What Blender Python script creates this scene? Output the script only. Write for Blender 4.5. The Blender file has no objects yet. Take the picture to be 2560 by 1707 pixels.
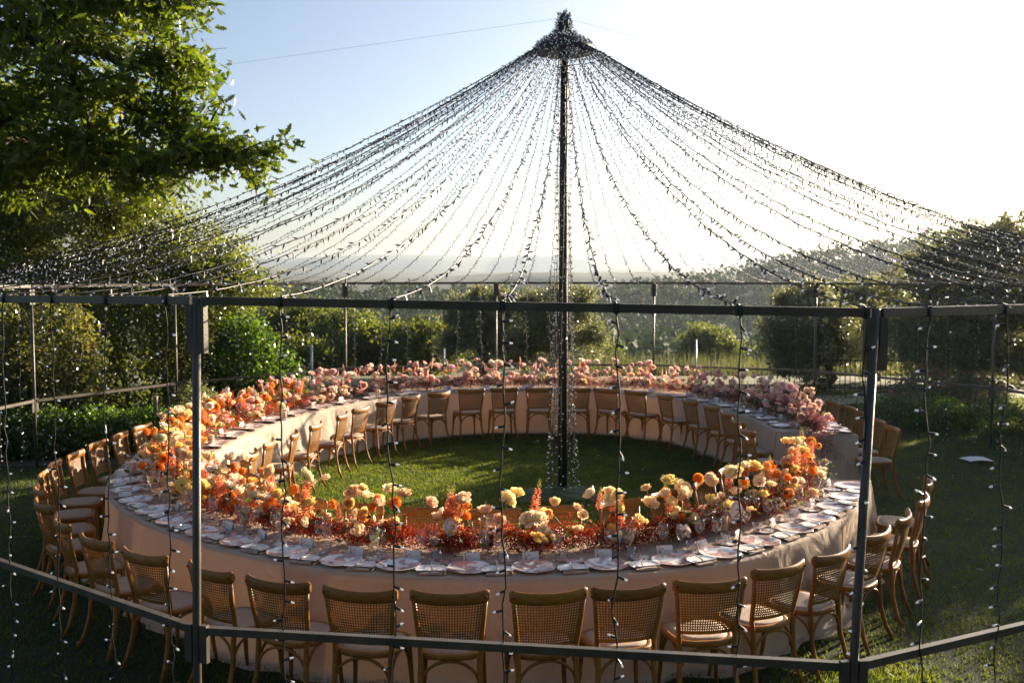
import bpy, math, random
import numpy as np
from mathutils import Vector, Matrix, Euler

# ------------------------------------------------------------------ camera, sky, sun, exposure
S = bpy.context.scene
COL = S.collection
R = math.radians
cd = bpy.data.cameras.new('camera'); cd.lens = 35.0; cd.sensor_width = 36.0
cd.clip_start = 0.1; cd.clip_end = 20000
cd.dof.use_dof = True; cd.dof.focus_distance = 7.6; cd.dof.aperture_fstop = 3.5
cam = bpy.data.objects.new('camera', cd); COL.objects.link(cam)
cam.location = (0, 0, 2.85); cam.rotation_euler = (R(90 - 3.80), 0, 0)
S.camera = cam
SUN_EL, SUN_AZ = 14.0, 46.0            # azimuth clockwise from +Y
W = bpy.data.worlds.new('World'); S.world = W; W.use_nodes = True
wn = W.node_tree; bg = wn.nodes['Background']
sky = wn.nodes.new('ShaderNodeTexSky'); sky.sky_type = 'NISHITA'; sky.sun_disc = False
sky.sun_elevation = R(SUN_EL); sky.sun_rotation = R(SUN_AZ)
sky.air_density = .75; sky.dust_density = 2.6; sky.ozone_density = 1.3; sky.altitude = 200
wn.links.new(sky.outputs[0], bg.inputs[0]); bg.inputs[1].default_value = 0.055
sl = bpy.data.lights.new('sun', 'SUN'); sl.energy = 5.0; sl.angle = R(0.55); sl.color = (1.0, 0.80, 0.58)
so = bpy.data.objects.new('sun', sl); COL.objects.link(so)
sd = Vector((math.sin(R(SUN_AZ)) * math.cos(R(SUN_EL)), math.cos(R(SUN_AZ)) * math.cos(R(SUN_EL)), math.sin(R(SUN_EL))))
so.rotation_euler = sd.to_track_quat('Z', 'Y').to_euler(); so.location = (20, 25, 12)
vs = S.view_settings; vs.view_transform = 'Standard'; vs.look = 'None'; vs.gamma = 1.0; vs.exposure = 1.92
vs.use_curve_mapping = False
cy = S.cycles
cy.max_bounces = 8; cy.diffuse_bounces = 4; cy.glossy_bounces = 3; cy.transmission_bounces = 5
cy.transparent_max_bounces = 16; cy.volume_bounces = 1; cy.use_denoising = True
cy.caustics_reflective = False; cy.caustics_refractive = False; cy.sample_clamp_indirect = 6.0

rnd = random.Random(11)
rng = np.random.default_rng(7)

# ------------------------------------------------------------------ helpers
class MB:
    """collects faces for one mesh"""
    def __init__(s): s.v = []; s.f = []; s.m = []; s.mats = []; s.cur = 0
    def mat(s, m):
        if m not in s.mats: s.mats.append(m)
        s.cur = s.mats.index(m); return s
    def face(s, ids): s.f.append(tuple(ids)); s.m.append(s.cur)
    def quadpts(s, pts):
        b = len(s.v); s.v += [tuple(p) for p in pts]; s.face(range(b, b + len(pts)))
    def box(s, c, d, M=None, bev=0.0):
        x, y, z = d[0] / 2, d[1] / 2, d[2] / 2
        P = [(-x, -y, -z), (x, -y, -z), (x, y, -z), (-x, y, -z), (-x, -y, z), (x, -y, z), (x, y, z), (-x, y, z)]
        b = len(s.v)
        for p in P:
            q = Vector(p)
            if M is not None: q = M @ q
            s.v.append((q.x + c[0], q.y + c[1], q.z + c[2]))
        for f in ((0, 3, 2, 1), (4, 5, 6, 7), (0, 1, 5, 4), (1, 2, 6, 5), (2, 3, 7, 6), (3, 0, 4, 7)):
            s.face([b + i for i in f])
    def bar(s, a, b_, w, h, up=(0, 0, 1)):
        a = Vector(a); b2 = Vector(b_); t = (b2 - a); L = t.length; t.normalize()
        sd_ = t.cross(Vector(up))
        if sd_.length < 1e-4: sd_ = t.cross(Vector((0, 1, 0)))
        sd_.normalize(); u = sd_.cross(t)
        M = Matrix((t, sd_, u)).transposed()
        s.box((a + b2) / 2, (L, w, h), M)
    def tube(s, path, rad, n=6, cap=True):
        path = [Vector(p) for p in path]; N = len(path)
        rr = rad if hasattr(rad, '__len__') else [rad] * N
        b = len(s.v); prev = None
        for i, p in enumerate(path):
            t = path[min(i + 1, N - 1)] - path[max(i - 1, 0)]
            if t.length < 1e-9: t = Vector((0, 0, 1))
            t.normalize()
            if prev is None:
                u = t.cross(Vector((0, 0, 1)) if abs(t.z) < .9 else Vector((1, 0, 0))).normalized()
            else:
                u = (prev - t * prev.dot(t)); u = u.normalized() if u.length > 1e-6 else t.orthogonal().normalized()
            prev = u; w = t.cross(u)
            for k in range(n):
                a = 2 * math.pi * k / n
                q = p + (u * math.cos(a) + w * math.sin(a)) * rr[i]
                s.v.append((q.x, q.y, q.z))
        for i in range(N - 1):
            for k in range(n):
                k2 = (k + 1) % n
                s.face((b + i * n + k, b + i * n + k2, b + (i + 1) * n + k2, b + (i + 1) * n + k))
        if cap:
            s.face([b + k for k in range(n)][::-1]); s.face([b + (N - 1) * n + k for k in range(n)])
    def lathe(s, prof, n=16, c=(0, 0, 0)):
        b = len(s.v)
        for r, z in prof:
            for k in range(n):
                a = 2 * math.pi * k / n
                s.v.append((c[0] + r * math.cos(a), c[1] + r * math.sin(a), c[2] + z))
        for i in range(len(prof) - 1):
            for k in range(n):
                k2 = (k + 1) % n
                s.face((b + i * n + k, b + i * n + k2, b + (i + 1) * n + k2, b + (i + 1) * n + k))
    def grid(s, fn, nu, nv, skip=None):
        b = len(s.v)
        for i in range(nu + 1):
            for j in range(nv + 1):
                s.v.append(tuple(fn(i / nu, j / nv)))
        for i in range(nu):
            for j in range(nv):
                if skip and skip(i, j): continue
                s.face((b + i * (nv + 1) + j, b + (i + 1) * (nv + 1) + j, b + (i + 1) * (nv + 1) + j + 1, b + i * (nv + 1) + j + 1))
    def mesh(s, name, smooth=True):
        me = bpy.data.meshes.new(name); me.from_pydata(s.v, [], s.f)
        for m in s.mats: me.materials.append(m)
        me.polygons.foreach_set('material_index', s.m)
        me.polygons.foreach_set('use_smooth', [smooth] * len(s.f))
        me.update(); return me

def np_mesh(name, V, F, mats, mi=None, smooth=False):
    """V (n,3), F (m,k) arrays -> mesh"""
    me = bpy.data.meshes.new(name)
    V = np.ascontiguousarray(V, np.float32); F = np.ascontiguousarray(F, np.int32)
    k = F.shape[1]
    me.vertices.add(len(V)); me.vertices.foreach_set('co', V.ravel())
    me.loops.add(F.size); me.loops.foreach_set('vertex_index', F.ravel())
    me.polygons.add(len(F)); me.polygons.foreach_set('loop_start', np.arange(0, F.size, k, dtype=np.int32))
    for m in mats: me.materials.append(m)
    if mi is not None: me.polygons.foreach_set('material_index', np.asarray(mi, np.int32))
    me.polygons.foreach_set('use_smooth', np.full(len(F), smooth))
    me.update(calc_edges=True); me.validate(); return me

def ob(name, me, parent=None, loc=None, rz=None, rot=None, sc=None):
    o = bpy.data.objects.new(name, me); COL.objects.link(o)
    if parent is not None: o.parent = parent
    if loc is not None: o.location = loc
    if rz is not None: o.rotation_euler = (0, 0, rz)
    if rot is not None: o.rotation_euler = rot
    if sc is not None: o.scale = (sc, sc, sc) if not hasattr(sc, '__len__') else sc
    return o
def tag(o, label, cat, group=None, kind=None):
    o['label'] = label; o['category'] = cat
    if group: o['group'] = group
    if kind: o['kind'] = kind
    return o
def thing(name, label, cat, loc=(0, 0, 0), rz=0, group=None):
    o = ob(name, None, loc=loc, rz=rz); o.empty_display_size = .05
    return tag(o, label, cat, group)
def structure(o, label=None):
    o['kind'] = 'structure'
    if label: o['label'] = label
    return o
ORD = ('first second third fourth fifth sixth seventh eighth ninth tenth eleventh twelfth thirteenth fourteenth fifteenth sixteenth '
       'seventeenth eighteenth nineteenth twentieth').split()
ORD += ['twenty-' + w for w in ORD[:9]] + ['thirtieth'] + ['thirty-' + w for w in ORD[:9]] + ['fortieth'] + ['forty-' + w for w in ORD[:9]]

# ------------------------------------------------------------------ materials
def nodes(m): m.use_nodes = True; return m.node_tree.nodes, m.node_tree.links
def pmat(name, col, rough=.6, metal=0, spec=.5, var=None, vscale=20, bump=0, bscale=60, coat=0, sheen=0, dist=.01):
    m = bpy.data.materials.new(name); N, L = nodes(m); p = N['Principled BSDF']
    p.inputs['Base Color'].default_value = (*col, 1); p.inputs['Roughness'].default_value = rough
    p.inputs['Metallic'].default_value = metal; p.inputs['Specular IOR Level'].default_value = spec
    p.inputs['Coat Weight'].default_value = coat; p.inputs['Sheen Weight'].default_value = sheen
    tc = N.new('ShaderNodeTexCoord')
    if var:
        nz = N.new('ShaderNodeTexNoise'); nz.inputs['Scale'].default_value = vscale; nz.inputs['Detail'].default_value = 6
        L.new(tc.outputs['Object'], nz.inputs['Vector'])
        cr = N.new('ShaderNodeValToRGB'); cr.color_ramp.elements[0].position = .32; cr.color_ramp.elements[1].position = .68
        cr.color_ramp.elements[0].color = (*col, 1); cr.color_ramp.elements[1].color = (*var, 1)
        L.new(nz.outputs[0], cr.inputs[0]); L.new(cr.outputs[0], p.inputs['Base Color'])
    if bump:
        nb = N.new('ShaderNodeTexNoise'); nb.inputs['Scale'].default_value = bscale; nb.inputs['Detail'].default_value = 5
        L.new(tc.outputs['Object'], nb.inputs['Vector'])
        b = N.new('ShaderNodeBump'); b.inputs['Strength'].default_value = bump; b.inputs['Distance'].default_value = dist
        L.new(nb.outputs[0], b.inputs['Height']); L.new(b.outputs[0], p.inputs['Normal'])
    return m
def leafmat(name, a, b, trans=.45, tcol=None, rough=.5, scale=1.5, fine=9.0, objcol=False, c=None, spec=.4):
    """thin foliage / petals: diffuse + gloss in front, light shining through from behind"""
    m = bpy.data.materials.new(name); N, L = nodes(m); p = N['Principled BSDF']; out = N['Material Output']
    p.inputs['Roughness'].default_value = rough; p.inputs['Specular IOR Level'].default_value = spec
    tr = N.new('ShaderNodeBsdfTranslucent'); mx = N.new('ShaderNodeMixShader'); mx.inputs[0].default_value = trans
    if objcol:
        oi = N.new('ShaderNodeObjectInfo'); src = oi.outputs['Color']
    else:
        tc = N.new('ShaderNodeTexCoord'); geo = N.new('ShaderNodeNewGeometry')
        nz = N.new('ShaderNodeTexNoise'); nz.inputs['Scale'].default_value = scale; nz.inputs['Detail'].default_value = 2
        L.new(tc.outputs['Object'], nz.inputs['Vector'])
        ad = N.new('ShaderNodeMath'); ad.operation = 'MULTIPLY_ADD'; ad.inputs[1].default_value = .55
        L.new(geo.outputs['Random Per Island'], ad.inputs[0])
        ad2 = N.new('ShaderNodeMath'); ad2.operation = 'MULTIPLY_ADD'; ad2.inputs[1].default_value = 1.0; ad2.inputs[2].default_value = -.27
        L.new(nz.outputs[0], ad2.inputs[0]); L.new(ad2.outputs[0], ad.inputs[2])
        cr = N.new('ShaderNodeValToRGB'); cr.color_ramp.elements[0].position = .15; cr.color_ramp.elements[1].position = .85
        cr.color_ramp.elements[0].color = (*a, 1); cr.color_ramp.elements[1].color = (*b, 1)
        if c is not None:
            e = cr.color_ramp.elements.new(.97); e.color = (*c, 1)
        L.new(ad.outputs[0], cr.inputs[0]); src = cr.outputs[0]
    L.new(src, p.inputs['Base Color'])
    tm = N.new('ShaderNodeMixRGB'); tm.blend_type = 'MULTIPLY'; tm.inputs[0].default_value = 1
    tm.inputs[2].default_value = (*(tcol or (1.5, 1.5, .9)), 1); L.new(src, tm.inputs[1]); L.new(tm.outputs[0], tr.inputs[0])
    L.new(p.outputs[0], mx.inputs[1]); L.new(tr.outputs[0], mx.inputs[2]); L.new(mx.outputs[0], out.inputs[0])
    return m
def glassmat(name, tint=(1, 1, 1), refl=1.0):
    m = bpy.data.materials.new(name); N, L = nodes(m); out = N['Material Output']; N.remove(N['Principled BSDF'])
    t = N.new('ShaderNodeBsdfTransparent'); t.inputs[0].default_value = (*tint, 1)
    g = N.new('ShaderNodeBsdfGlossy'); g.inputs['Roughness'].default_value = .04
    lw = N.new('ShaderNodeLayerWeight'); lw.inputs[0].default_value = .5
    pw = N.new('ShaderNodeMath'); pw.operation = 'POWER'; pw.inputs[1].default_value = 4.0; L.new(lw.outputs['Facing'], pw.inputs[0])
    ml = N.new('ShaderNodeMath'); ml.operation = 'MULTIPLY_ADD'; ml.inputs[1].default_value = 1.0 * refl; ml.inputs[2].default_value = .07; L.new(pw.outputs[0], ml.inputs[0])
    mx = N.new('ShaderNodeMixShader'); L.new(ml.outputs[0], mx.inputs[0]); L.new(t.outputs[0], mx.inputs[1]); L.new(g.outputs[0], mx.inputs[2])
    L.new(mx.outputs[0], out.inputs[0]); return m

M_steel = pmat('painted steel', (.055, .046, .036), .42, spec=.35, var=(.10, .085, .068), vscale=5, bump=.25, bscale=90, dist=.004)
M_pole = pmat('black pole', (.012, .012, .012), .5)
M_wire = pmat('black cable', (.012, .014, .013), .45)
M_socket = pmat('dark socket', (.014, .016, .02), .35)
def ledmat():
    m = bpy.data.materials.new('led lens'); N, L = nodes(m); p = N['Principled BSDF']
    p.inputs['Base Color'].default_value = (.5, .52, .56, 1); p.inputs['Roughness'].default_value = .12
    p.inputs['Emission Color'].default_value = (.82, .9, 1, 1); p.inputs['Emission Strength'].default_value = .07
    tr = N.new('ShaderNodeBsdfTranslucent'); tr.inputs[0].default_value = (1, .97, .92, 1)
    mx = N.new('ShaderNodeMixShader'); mx.inputs[0].default_value = .25
    L.new(p.outputs[0], mx.inputs[1]); L.new(tr.outputs[0], mx.inputs[2]); L.new(mx.outputs[0], N['Material Output'].inputs[0])
    return m
M_led = ledmat()
def woodmat():
    m = bpy.data.materials.new('honey bentwood'); N, L = nodes(m); p = N['Principled BSDF']
    tc = N.new('ShaderNodeTexCoord'); mp = N.new('ShaderNodeMapping'); mp.inputs['Scale'].default_value = (5, 40, 40)
    oi = N.new('ShaderNodeObjectInfo')
    L.new(tc.outputs['Object'], mp.inputs[0])
    nz = N.new('ShaderNodeTexNoise'); nz.inputs['Scale'].default_value = 1.6; nz.inputs['Detail'].default_value = 5; nz.inputs['Distortion'].default_value = 1.2
    L.new(mp.outputs[0], nz.inputs['Vector'])
    cr = N.new('ShaderNodeValToRGB'); cr.color_ramp.elements[0].position = .3; cr.color_ramp.elements[1].position = .72
    cr.color_ramp.elements[0].color = (.20, .072, .009, 1); cr.color_ramp.elements[1].color = (.36, .155, .026, 1)
    L.new(nz.outputs[0], cr.inputs[0])
    hs = N.new('ShaderNodeHueSaturation'); mr = N.new('ShaderNodeMapRange'); mr.inputs[3].default_value = .8; mr.inputs[4].default_value = 1.12
    L.new(oi.outputs['Random'], mr.inputs[0]); L.new(mr.outputs[0], hs.inputs['Value']); L.new(cr.outputs[0], hs.inputs['Color'])
    L.new(hs.outputs[0], p.inputs['Base Color']); p.inputs['Roughness'].default_value = .42; p.inputs['Specular IOR Level'].default_value = .3
    return m
M_wood = woodmat()
M_cane = leafmat('woven cane', (.17, .075, .014), (.30, .145, .034), trans=.03, tcol=(1.6, 1.1, .6), rough=.5, scale=30)
M_caneseat = pmat('seat weave', (.30, .22, .16), .7, var=(.46, .36, .28), vscale=90, bump=.6, bscale=220)
M_hole = pmat('bolt', (.03, .02, .012), .6)
def clothmat():
    m = bpy.data.materials.new('linen cloth'); N, L = nodes(m); p = N['Principled BSDF']
    tc = N.new('ShaderNodeTexCoord'); nz = N.new('ShaderNodeTexNoise'); nz.inputs['Scale'].default_value = 3.0; nz.inputs['Detail'].default_value = 4
    L.new(tc.outputs['Object'], nz.inputs['Vector'])
    cr = N.new('ShaderNodeValToRGB'); cr.color_ramp.elements[0].color = (.62, .53, .43, 1); cr.color_ramp.elements[1].color = (.70, .61, .50, 1)
    L.new(nz.outputs[0], cr.inputs[0]); L.new(cr.outputs[0], p.inputs['Base Color']); p.inputs['Roughness'].default_value = .85
    p.inputs['Specular IOR Level'].default_value = .15
    wv = N.new('ShaderNodeTexNoise'); wv.inputs['Scale'].default_value = 160; wv.inputs['Detail'].default_value = 3; L.new(tc.outputs['Object'], wv.inputs['Vector'])
    b = N.new('ShaderNodeBump'); b.inputs['Strength'].default_value = .35; b.inputs['Distance'].default_value = .003
    L.new(wv.outputs[0], b.inputs['Height'])
    cz = N.new('ShaderNodeTexNoise'); cz.inputs['Scale'].default_value = 4.5; cz.inputs['Detail'].default_value = 3; cz.inputs['Distortion'].default_value = 1.5; L.new(tc.outputs['Object'], cz.inputs['Vector'])
    b2 = N.new('ShaderNodeBump'); b2.inputs['Strength'].default_value = .5; b2.inputs['Distance'].default_value = .05; L.new(cz.outputs[0], b2.inputs['Height']); L.new(b.outputs[0], b2.inputs['Normal']); L.new(b2.outputs[0], p.inputs['Normal'])
    tr = N.new('ShaderNodeBsdfTranslucent'); tr.inputs[0].default_value = (.90, .66, .43, 1)
    mx = N.new('ShaderNodeMixShader'); mx.inputs[0].default_value = .40
    L.new(p.outputs[0], mx.inputs[1]); L.new(tr.outputs[0], mx.inputs[2]); L.new(mx.outputs[0], N['Material Output'].inputs[0])
    return m
M_cloth = clothmat()
M_ply = pmat('plywood', (.32, .22, .13), .7, var=(.4, .28, .17), vscale=4)
def platemat(name, lo, hi, scale):
    m = bpy.data.materials.new(name); N, L = nodes(m); p = N['Principled BSDF']
    tc = N.new('ShaderNodeTexCoord'); oi = N.new('ShaderNodeObjectInfo'); ad = N.new('ShaderNodeVectorMath'); ad.operation = 'ADD'
    ml = N.new('ShaderNodeMath'); ml.operation = 'MULTIPLY'; ml.inputs[1].default_value = 37; L.new(oi.outputs['Random'], ml.inputs[0])
    L.new(tc.outputs['Object'], ad.inputs[0]); L.new(ml.outputs[0], ad.inputs[1])
    n1 = N.new('ShaderNodeTexNoise'); n1.inputs['Scale'].default_value = scale; n1.inputs['Detail'].default_value = 1.5; L.new(ad.outputs[0], n1.inputs['Vector'])
    n2 = N.new('ShaderNodeTexVoronoi'); n2.inputs['Scale'].default_value = scale * 7; n2.feature = 'F1'; L.new(ad.outputs[0], n2.inputs['Vector'])
    r1 = N.new('ShaderNodeValToRGB'); r1.color_ramp.elements[0].position = lo; r1.color_ramp.elements[1].position = hi; L.new(n1.outputs[0], r1.inputs[0])
    r2 = N.new('ShaderNodeValToRGB'); r2.color_ramp.elements[0].position = .12; r2.color_ramp.elements[1].position = .5
    r2.color_ramp.elements[0].color = (1, 1, 1, 1); r2.color_ramp.elements[1].color = (.6, .6, .6, 1); L.new(n2.outputs[0], r2.inputs[0])
    mm = N.new('ShaderNodeMath'); mm.operation = 'MULTIPLY'; L.new(r1.outputs[0], mm.inputs[0]); L.new(r2.outputs[0], mm.inputs[1])
    mc = N.new('ShaderNodeMixRGB'); mc.inputs[1].default_value = (.82, .82, .80, 1); mc.inputs[2].default_value = (.30, .045, .028, 1)
    L.new(mm.outputs[0], mc.inputs[0]); L.new(mc.outputs[0], p.inputs['Base Color'])
    p.inputs['Roughness'].default_value = .16; p.inputs['Coat Weight'].default_value = .3; return m
M_plate = platemat('floral transferware', .50, .535, 12)
M_side = platemat('floral side plate', .44, .54, 14)
M_white = pmat('white porcelain', (.78, .77, .75), .25)
M_card = pmat('card stock', (.80, .78, .75), .7)
M_ribbon = pmat('coral ribbon', (.75, .18, .10), .6)
M_ink = pmat('rust ink', (.28, .10, .06), .7)
M_napkin = pmat('taupe napkin', (.36, .27, .22), .9, var=(.43, .33, .27), vscale=30, bump=.3, bscale=200)
M_silver = pmat('silver', (.62, .58, .54), .22, metal=1)
M_brass = pmat('horn handle', (.62, .42, .18), .35)
M_glass = glassmat('clear glass', (.985, .985, .99))
M_candle = pmat('peach candle wax', (.78, .52, .36), .55)
M_wick = pmat('wick', (.02, .02, .02), .9)
M_petal = leafmat('petal', None, None, trans=.38, tcol=(1.08, 1.0, .86), rough=.6, objcol=True, spec=.2)
M_center = pmat('dark flower eye', (.05, .025, .012), .8)
M_stem = leafmat('flower stem', (.06, .09, .03), (.13, .15, .05), trans=.15, rough=.55)
M_green = leafmat('bouquet greenery', (.035, .07, .02), (.11, .15, .035), trans=.35, rough=.5, scale=8)
M_bud = leafmat('snapdragon bud', (.20, .24, .06), (.42, .36, .12), trans=.4, rough=.6)
M_fill = {
    'rust': leafmat('rust babys breath', (.13, .014, .007), (.42, .055, .014), trans=.45, tcol=(1.5, 1.1, .8), scale=9, rough=.7),
    'orange': leafmat('orange babys breath', (.28, .035, .01), (.62, .15, .03), trans=.45, tcol=(1.4, 1.2, .8), scale=9, rough=.7),
    'wine': leafmat('wine babys breath', (.16, .035, .035), (.50, .24, .20), trans=.45, tcol=(1.4, 1.1, 1), scale=9, rough=.7),
    'plum': leafmat('plum babys breath', (.085, .018, .028), (.30, .11, .11), trans=.4, tcol=(1.3, 1.1, 1.1), scale=9, rough=.7),
}
M_bark = pmat('bark', (.045, .035, .025), .95, var=(.10, .08, .06), vscale=14, bump=1, bscale=30, dist=.03)
M_obark = pmat('olive bark', (.09, .075, .055), .95, var=(.17, .15, .12), vscale=10, bump=1, bscale=24, dist=.04)
M_oak = leafmat('oak leaf', (.040, .072, .012), (.120, .152, .022), trans=.52, tcol=(2.1, 2.1, .7), rough=.42, scale=1.2, c=(.20, .15, .02))
M_ilex = leafmat('holm oak leaf', (.055, .080, .020), (.16, .18, .058), trans=.48, tcol=(2.2, 2.1, .8), rough=.25, scale=.8, spec=.6)
M_laurel = leafmat('laurel leaf', (.032, .068, .015), (.09, .14, .028), trans=.43, tcol=(2.2, 2.4, .7), rough=.2, scale=1.0, spec=.9)
M_dark = leafmat('dark shrub leaf', (.030, .055, .012), (.11, .125, .028), trans=.46, tcol=(2.4, 2.2, .7), rough=.28, scale=.9)
M_photinia = leafmat('photinia leaf', (.06, .08, .026), (.17, .175, .065), trans=.42, tcol=(1.8, 1.7, .9), rough=.2, scale=1.3, c=(.45, .10, .03), spec=.6)
M_olive = leafmat('olive leaf', (.085, .105, .052), (.22, .235, .13), trans=.42, tcol=(1.7, 1.6, 1.0), rough=.3, scale=.8, spec=.5)
M_wild = leafmat('woodland leaf', (.035, .065, .018), (.15, .17, .040), trans=.42, tcol=(2.0, 1.9, .8), rough=.6, scale=.15)
M_forest = leafmat('far woodland', (.018, .038, .022), (.050, .076, .036), trans=.18, tcol=(1.7, 1.6, .8), rough=.8, scale=.03)
M_reed = leafmat('meadow grass', (.055, .075, .035), (.13, .14, .07), trans=.45, tcol=(1.4, 1.3, .9), rough=.7, scale=.3)
M_grass = leafmat('lawn blade', (.014, .042, .010), (.055, .092, .016), trans=.6, tcol=(4.4, 3.0, .9), rough=.5, scale=2.0)
M_pinkbush = leafmat('coral blossom', (.5, .10, .06), (.6, .25, .15), trans=.4, tcol=(1.2, 1, .9))
M_soil = pmat('soil', (.06, .042, .028), .95, var=(.10, .075, .05), vscale=5, bump=.6, bscale=20, dist=.05)
M_lawnbase = pmat('lawn base', (.008, .020, .005), .95, var=(.014, .034, .008), vscale=3.5, bump=.9, bscale=110, dist=.03)
M_field = pmat('field', (.045, .065, .022), .95, var=(.12, .12, .05), vscale=.05, bump=.4, bscale=1.5, dist=.3)
M_hill = pmat('wooded slope', (.028, .042, .018), .95, var=(.055, .065, .028), vscale=.02, bump=.6, bscale=.12, dist=3)
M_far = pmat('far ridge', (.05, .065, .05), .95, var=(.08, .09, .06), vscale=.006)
M_path = pmat('pale gravel path', (.36, .32, .27), .9, var=(.45, .41, .35), vscale=8, bump=.5, bscale=60)
M_iron = pmat('dark iron', (.035, .037, .036), .5, metal=.4)
M_post = pmat('weathered post', (.16, .13, .10), .9, var=(.24, .2, .16), vscale=9)
M_net = pmat('green ground cover', (.018, .045, .012), .85, var=(.045, .085, .022), vscale=40, bump=.8, bscale=120)
M_litter = leafmat('fallen leaf', (.16, .09, .03), (.36, .24, .10), trans=.3, scale=3)
M_grey = pmat('galvanised steel', (.4, .4, .4), .4, metal=.6)

# ------------------------------------------------------------------ terrain
def smooth(a, b, x):
    t = np.clip((x - a) / (b - a), 0, 1); return t * t * (3 - 2 * t)
def wob(x, y, s, k):
    return (np.sin(x / s + k) * np.cos(y / (s * 1.3) + 2.1 * k) + .5 * np.sin(x / (s * .43) + 3 * k + y / (s * .7)) + .3 * np.cos(x / (s * .21) - y / (s * .3) + k)) / 1.8
def ridge_h(x):                                        # height of the wooded ridge 330 m away
    return -6.8 + 21.5 * smooth(15, 175, x) + 12 * smooth(170, 330, x) + 1.2 * wob(x, x * 0, 23, 1.3) + 4 * smooth(-40, -220, x)
def ground_z(x, y):
    x = np.asarray(x, float); y = np.asarray(y, float)
    s = np.maximum(0, y - 25)
    z = -7.5 * smooth(0, 55, s) - 7 * smooth(60, 190, s)
    h = ridge_h(x)
    z = z + (h + 14.5) * smooth(190, 335, y) * (1 - smooth(340, 620, y) * .8)
    z += smooth(60, 150, y) * .8 * wob(x, y, 30, .4)
    return z - .06
xs = np.concatenate([-np.geomspace(60, 4200, 34)[::-1], np.linspace(-57, 57, 58), np.geomspace(60, 4200, 34)])
xs = np.unique(np.concatenate([xs, np.linspace(-260, 420, 120)]))
ys = np.concatenate([np.linspace(-12, 120, 60), np.linspace(124, 640, 110), np.geomspace(660, 4300, 30)])
X, Y = np.meshgrid(xs, ys); Z = ground_z(X, Y)
V = np.stack([X, Y, Z], -1).reshape(-1, 3); nx = len(xs)
ii = (np.arange(len(ys) - 1)[:, None] * nx + np.arange(nx - 1)[None]).ravel()
Fq = np.stack([ii, ii + 1, ii + nx + 1, ii + nx], -1)
cyv = V[Fq].mean(1)[:, 1]
o = ob('ground', np_mesh('ground', V, Fq, [M_field, M_hill], (cyv > 150).astype(int), True)); structure(o)
# the mown lawn
b = MB().mat(M_lawnbase); b.grid(lambda u, v: (-16 + 34 * u, -3 + 29 * v, .0), 34, 29)
structure(ob('lawn', b.mesh('lawn')))
# far ridges
def ridge(name, y0, prof, depth, base, label):
    px = np.linspace(-1.35 * y0, 1.35 * y0, 260); top = prof(px)
    rows = [(y0 - depth, base), (y0 - depth * .6, .35), (y0 - depth * .25, .78), (y0, 1.0), (y0 + depth, base)]
    VV = []
    for yy, k in rows:
        zz = base + (top - base) * (k if k <= 1 and k >= 0 else 0) if k != base else np.full_like(px, base)
        VV.append(np.stack([px, np.full_like(px, yy) + .03 * y0 * wob(px, px * 0, y0 * .08, k), zz], -1))
    VV = np.concatenate(VV); n = len(px)
    i2 = (np.arange(len(rows) - 1)[:, None] * n + np.arange(n - 1)[None]).ravel()
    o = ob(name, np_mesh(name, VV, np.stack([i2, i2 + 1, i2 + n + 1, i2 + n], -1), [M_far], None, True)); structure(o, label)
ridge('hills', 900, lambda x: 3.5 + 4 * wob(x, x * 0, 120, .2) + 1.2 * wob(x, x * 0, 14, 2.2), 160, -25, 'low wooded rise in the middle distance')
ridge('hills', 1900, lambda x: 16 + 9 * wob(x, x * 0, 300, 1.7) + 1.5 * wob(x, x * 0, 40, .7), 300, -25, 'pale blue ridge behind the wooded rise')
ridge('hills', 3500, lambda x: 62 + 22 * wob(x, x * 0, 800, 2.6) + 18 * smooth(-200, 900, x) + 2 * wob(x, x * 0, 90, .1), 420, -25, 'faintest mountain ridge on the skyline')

# ------------------------------------------------------------------ foliage tools
def rot_frames(n, up=.0, g=rng):
    """random orthonormal frames; up>0 biases the leaf normals upwards"""
    nrm = g.normal(size=(n, 3)); nrm[:, 2] += up; nrm /= np.linalg.norm(nrm, axis=1)[:, None]
    t = g.normal(size=(n, 3)); t -= (t * nrm).sum(1)[:, None] * nrm; t /= np.linalg.norm(t, axis=1)[:, None]
    return t, np.cross(nrm, t), nrm
DIAMOND = np.array([(0, -.5, 0), (.27, -.05, .04), (0, .5, 0), (-.27, -.05, .04)], float)
NARROW = np.array([(0, -.5, 0), (.17, 0, .02), (0, .5, 0), (-.17, 0, .02)], float)
def leaf_arrays(P, size, shape=DIAMOND, up=.3, droop=0, g=rng, jit=.35):
    n = len(P); t, bt, nr = rot_frames(n, up, g)
    if droop:
        t[:, 2] -= droop; t /= np.linalg.norm(t, axis=1)[:, None]; bt = np.cross(nr, t); bt /= np.linalg.norm(bt, axis=1)[:, None] + 1e-9
    sz = size * (1 + jit * g.uniform(-1, 1, n))
    k = len(shape)
    V = P[:, None, :] + sz[:, None, None] * (shape[None, :, 0, None] * bt[:, None, :] + shape[None, :, 1, None] * t[:, None, :] + shape[None, :, 2, None] * nr[:, None, :])
    return V.reshape(-1, 3), np.arange(n * k).reshape(n, k)
OAK_OUT = []
for a, r_ in [(-90, .10), (-62, .12), (-35, .30), (-12, .15), (12, .34), (35, .17), (55, .36), (74, .24), (90, .50)]:
    OAK_OUT.append((a, r_))
def oak_leaf():
    ys_ = [-.5, -.30, -.18, -.10, .02, .08, .20, .27, .36, .5]; ws = [.015, .05, .17, .07, .23, .09, .22, .08, .13, 0]
    L_ = [(-w, y, .03 * (i % 2)) for i, (y, w) in enumerate(zip(ys_, ws))]; Rr = [(w, y, .03 * (i % 2)) for i, (y, w) in enumerate(zip(ys_, ws))]
    return np.array(Rr + L_[:-1][::-1], float)
OAKL = oak_leaf()
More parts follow.
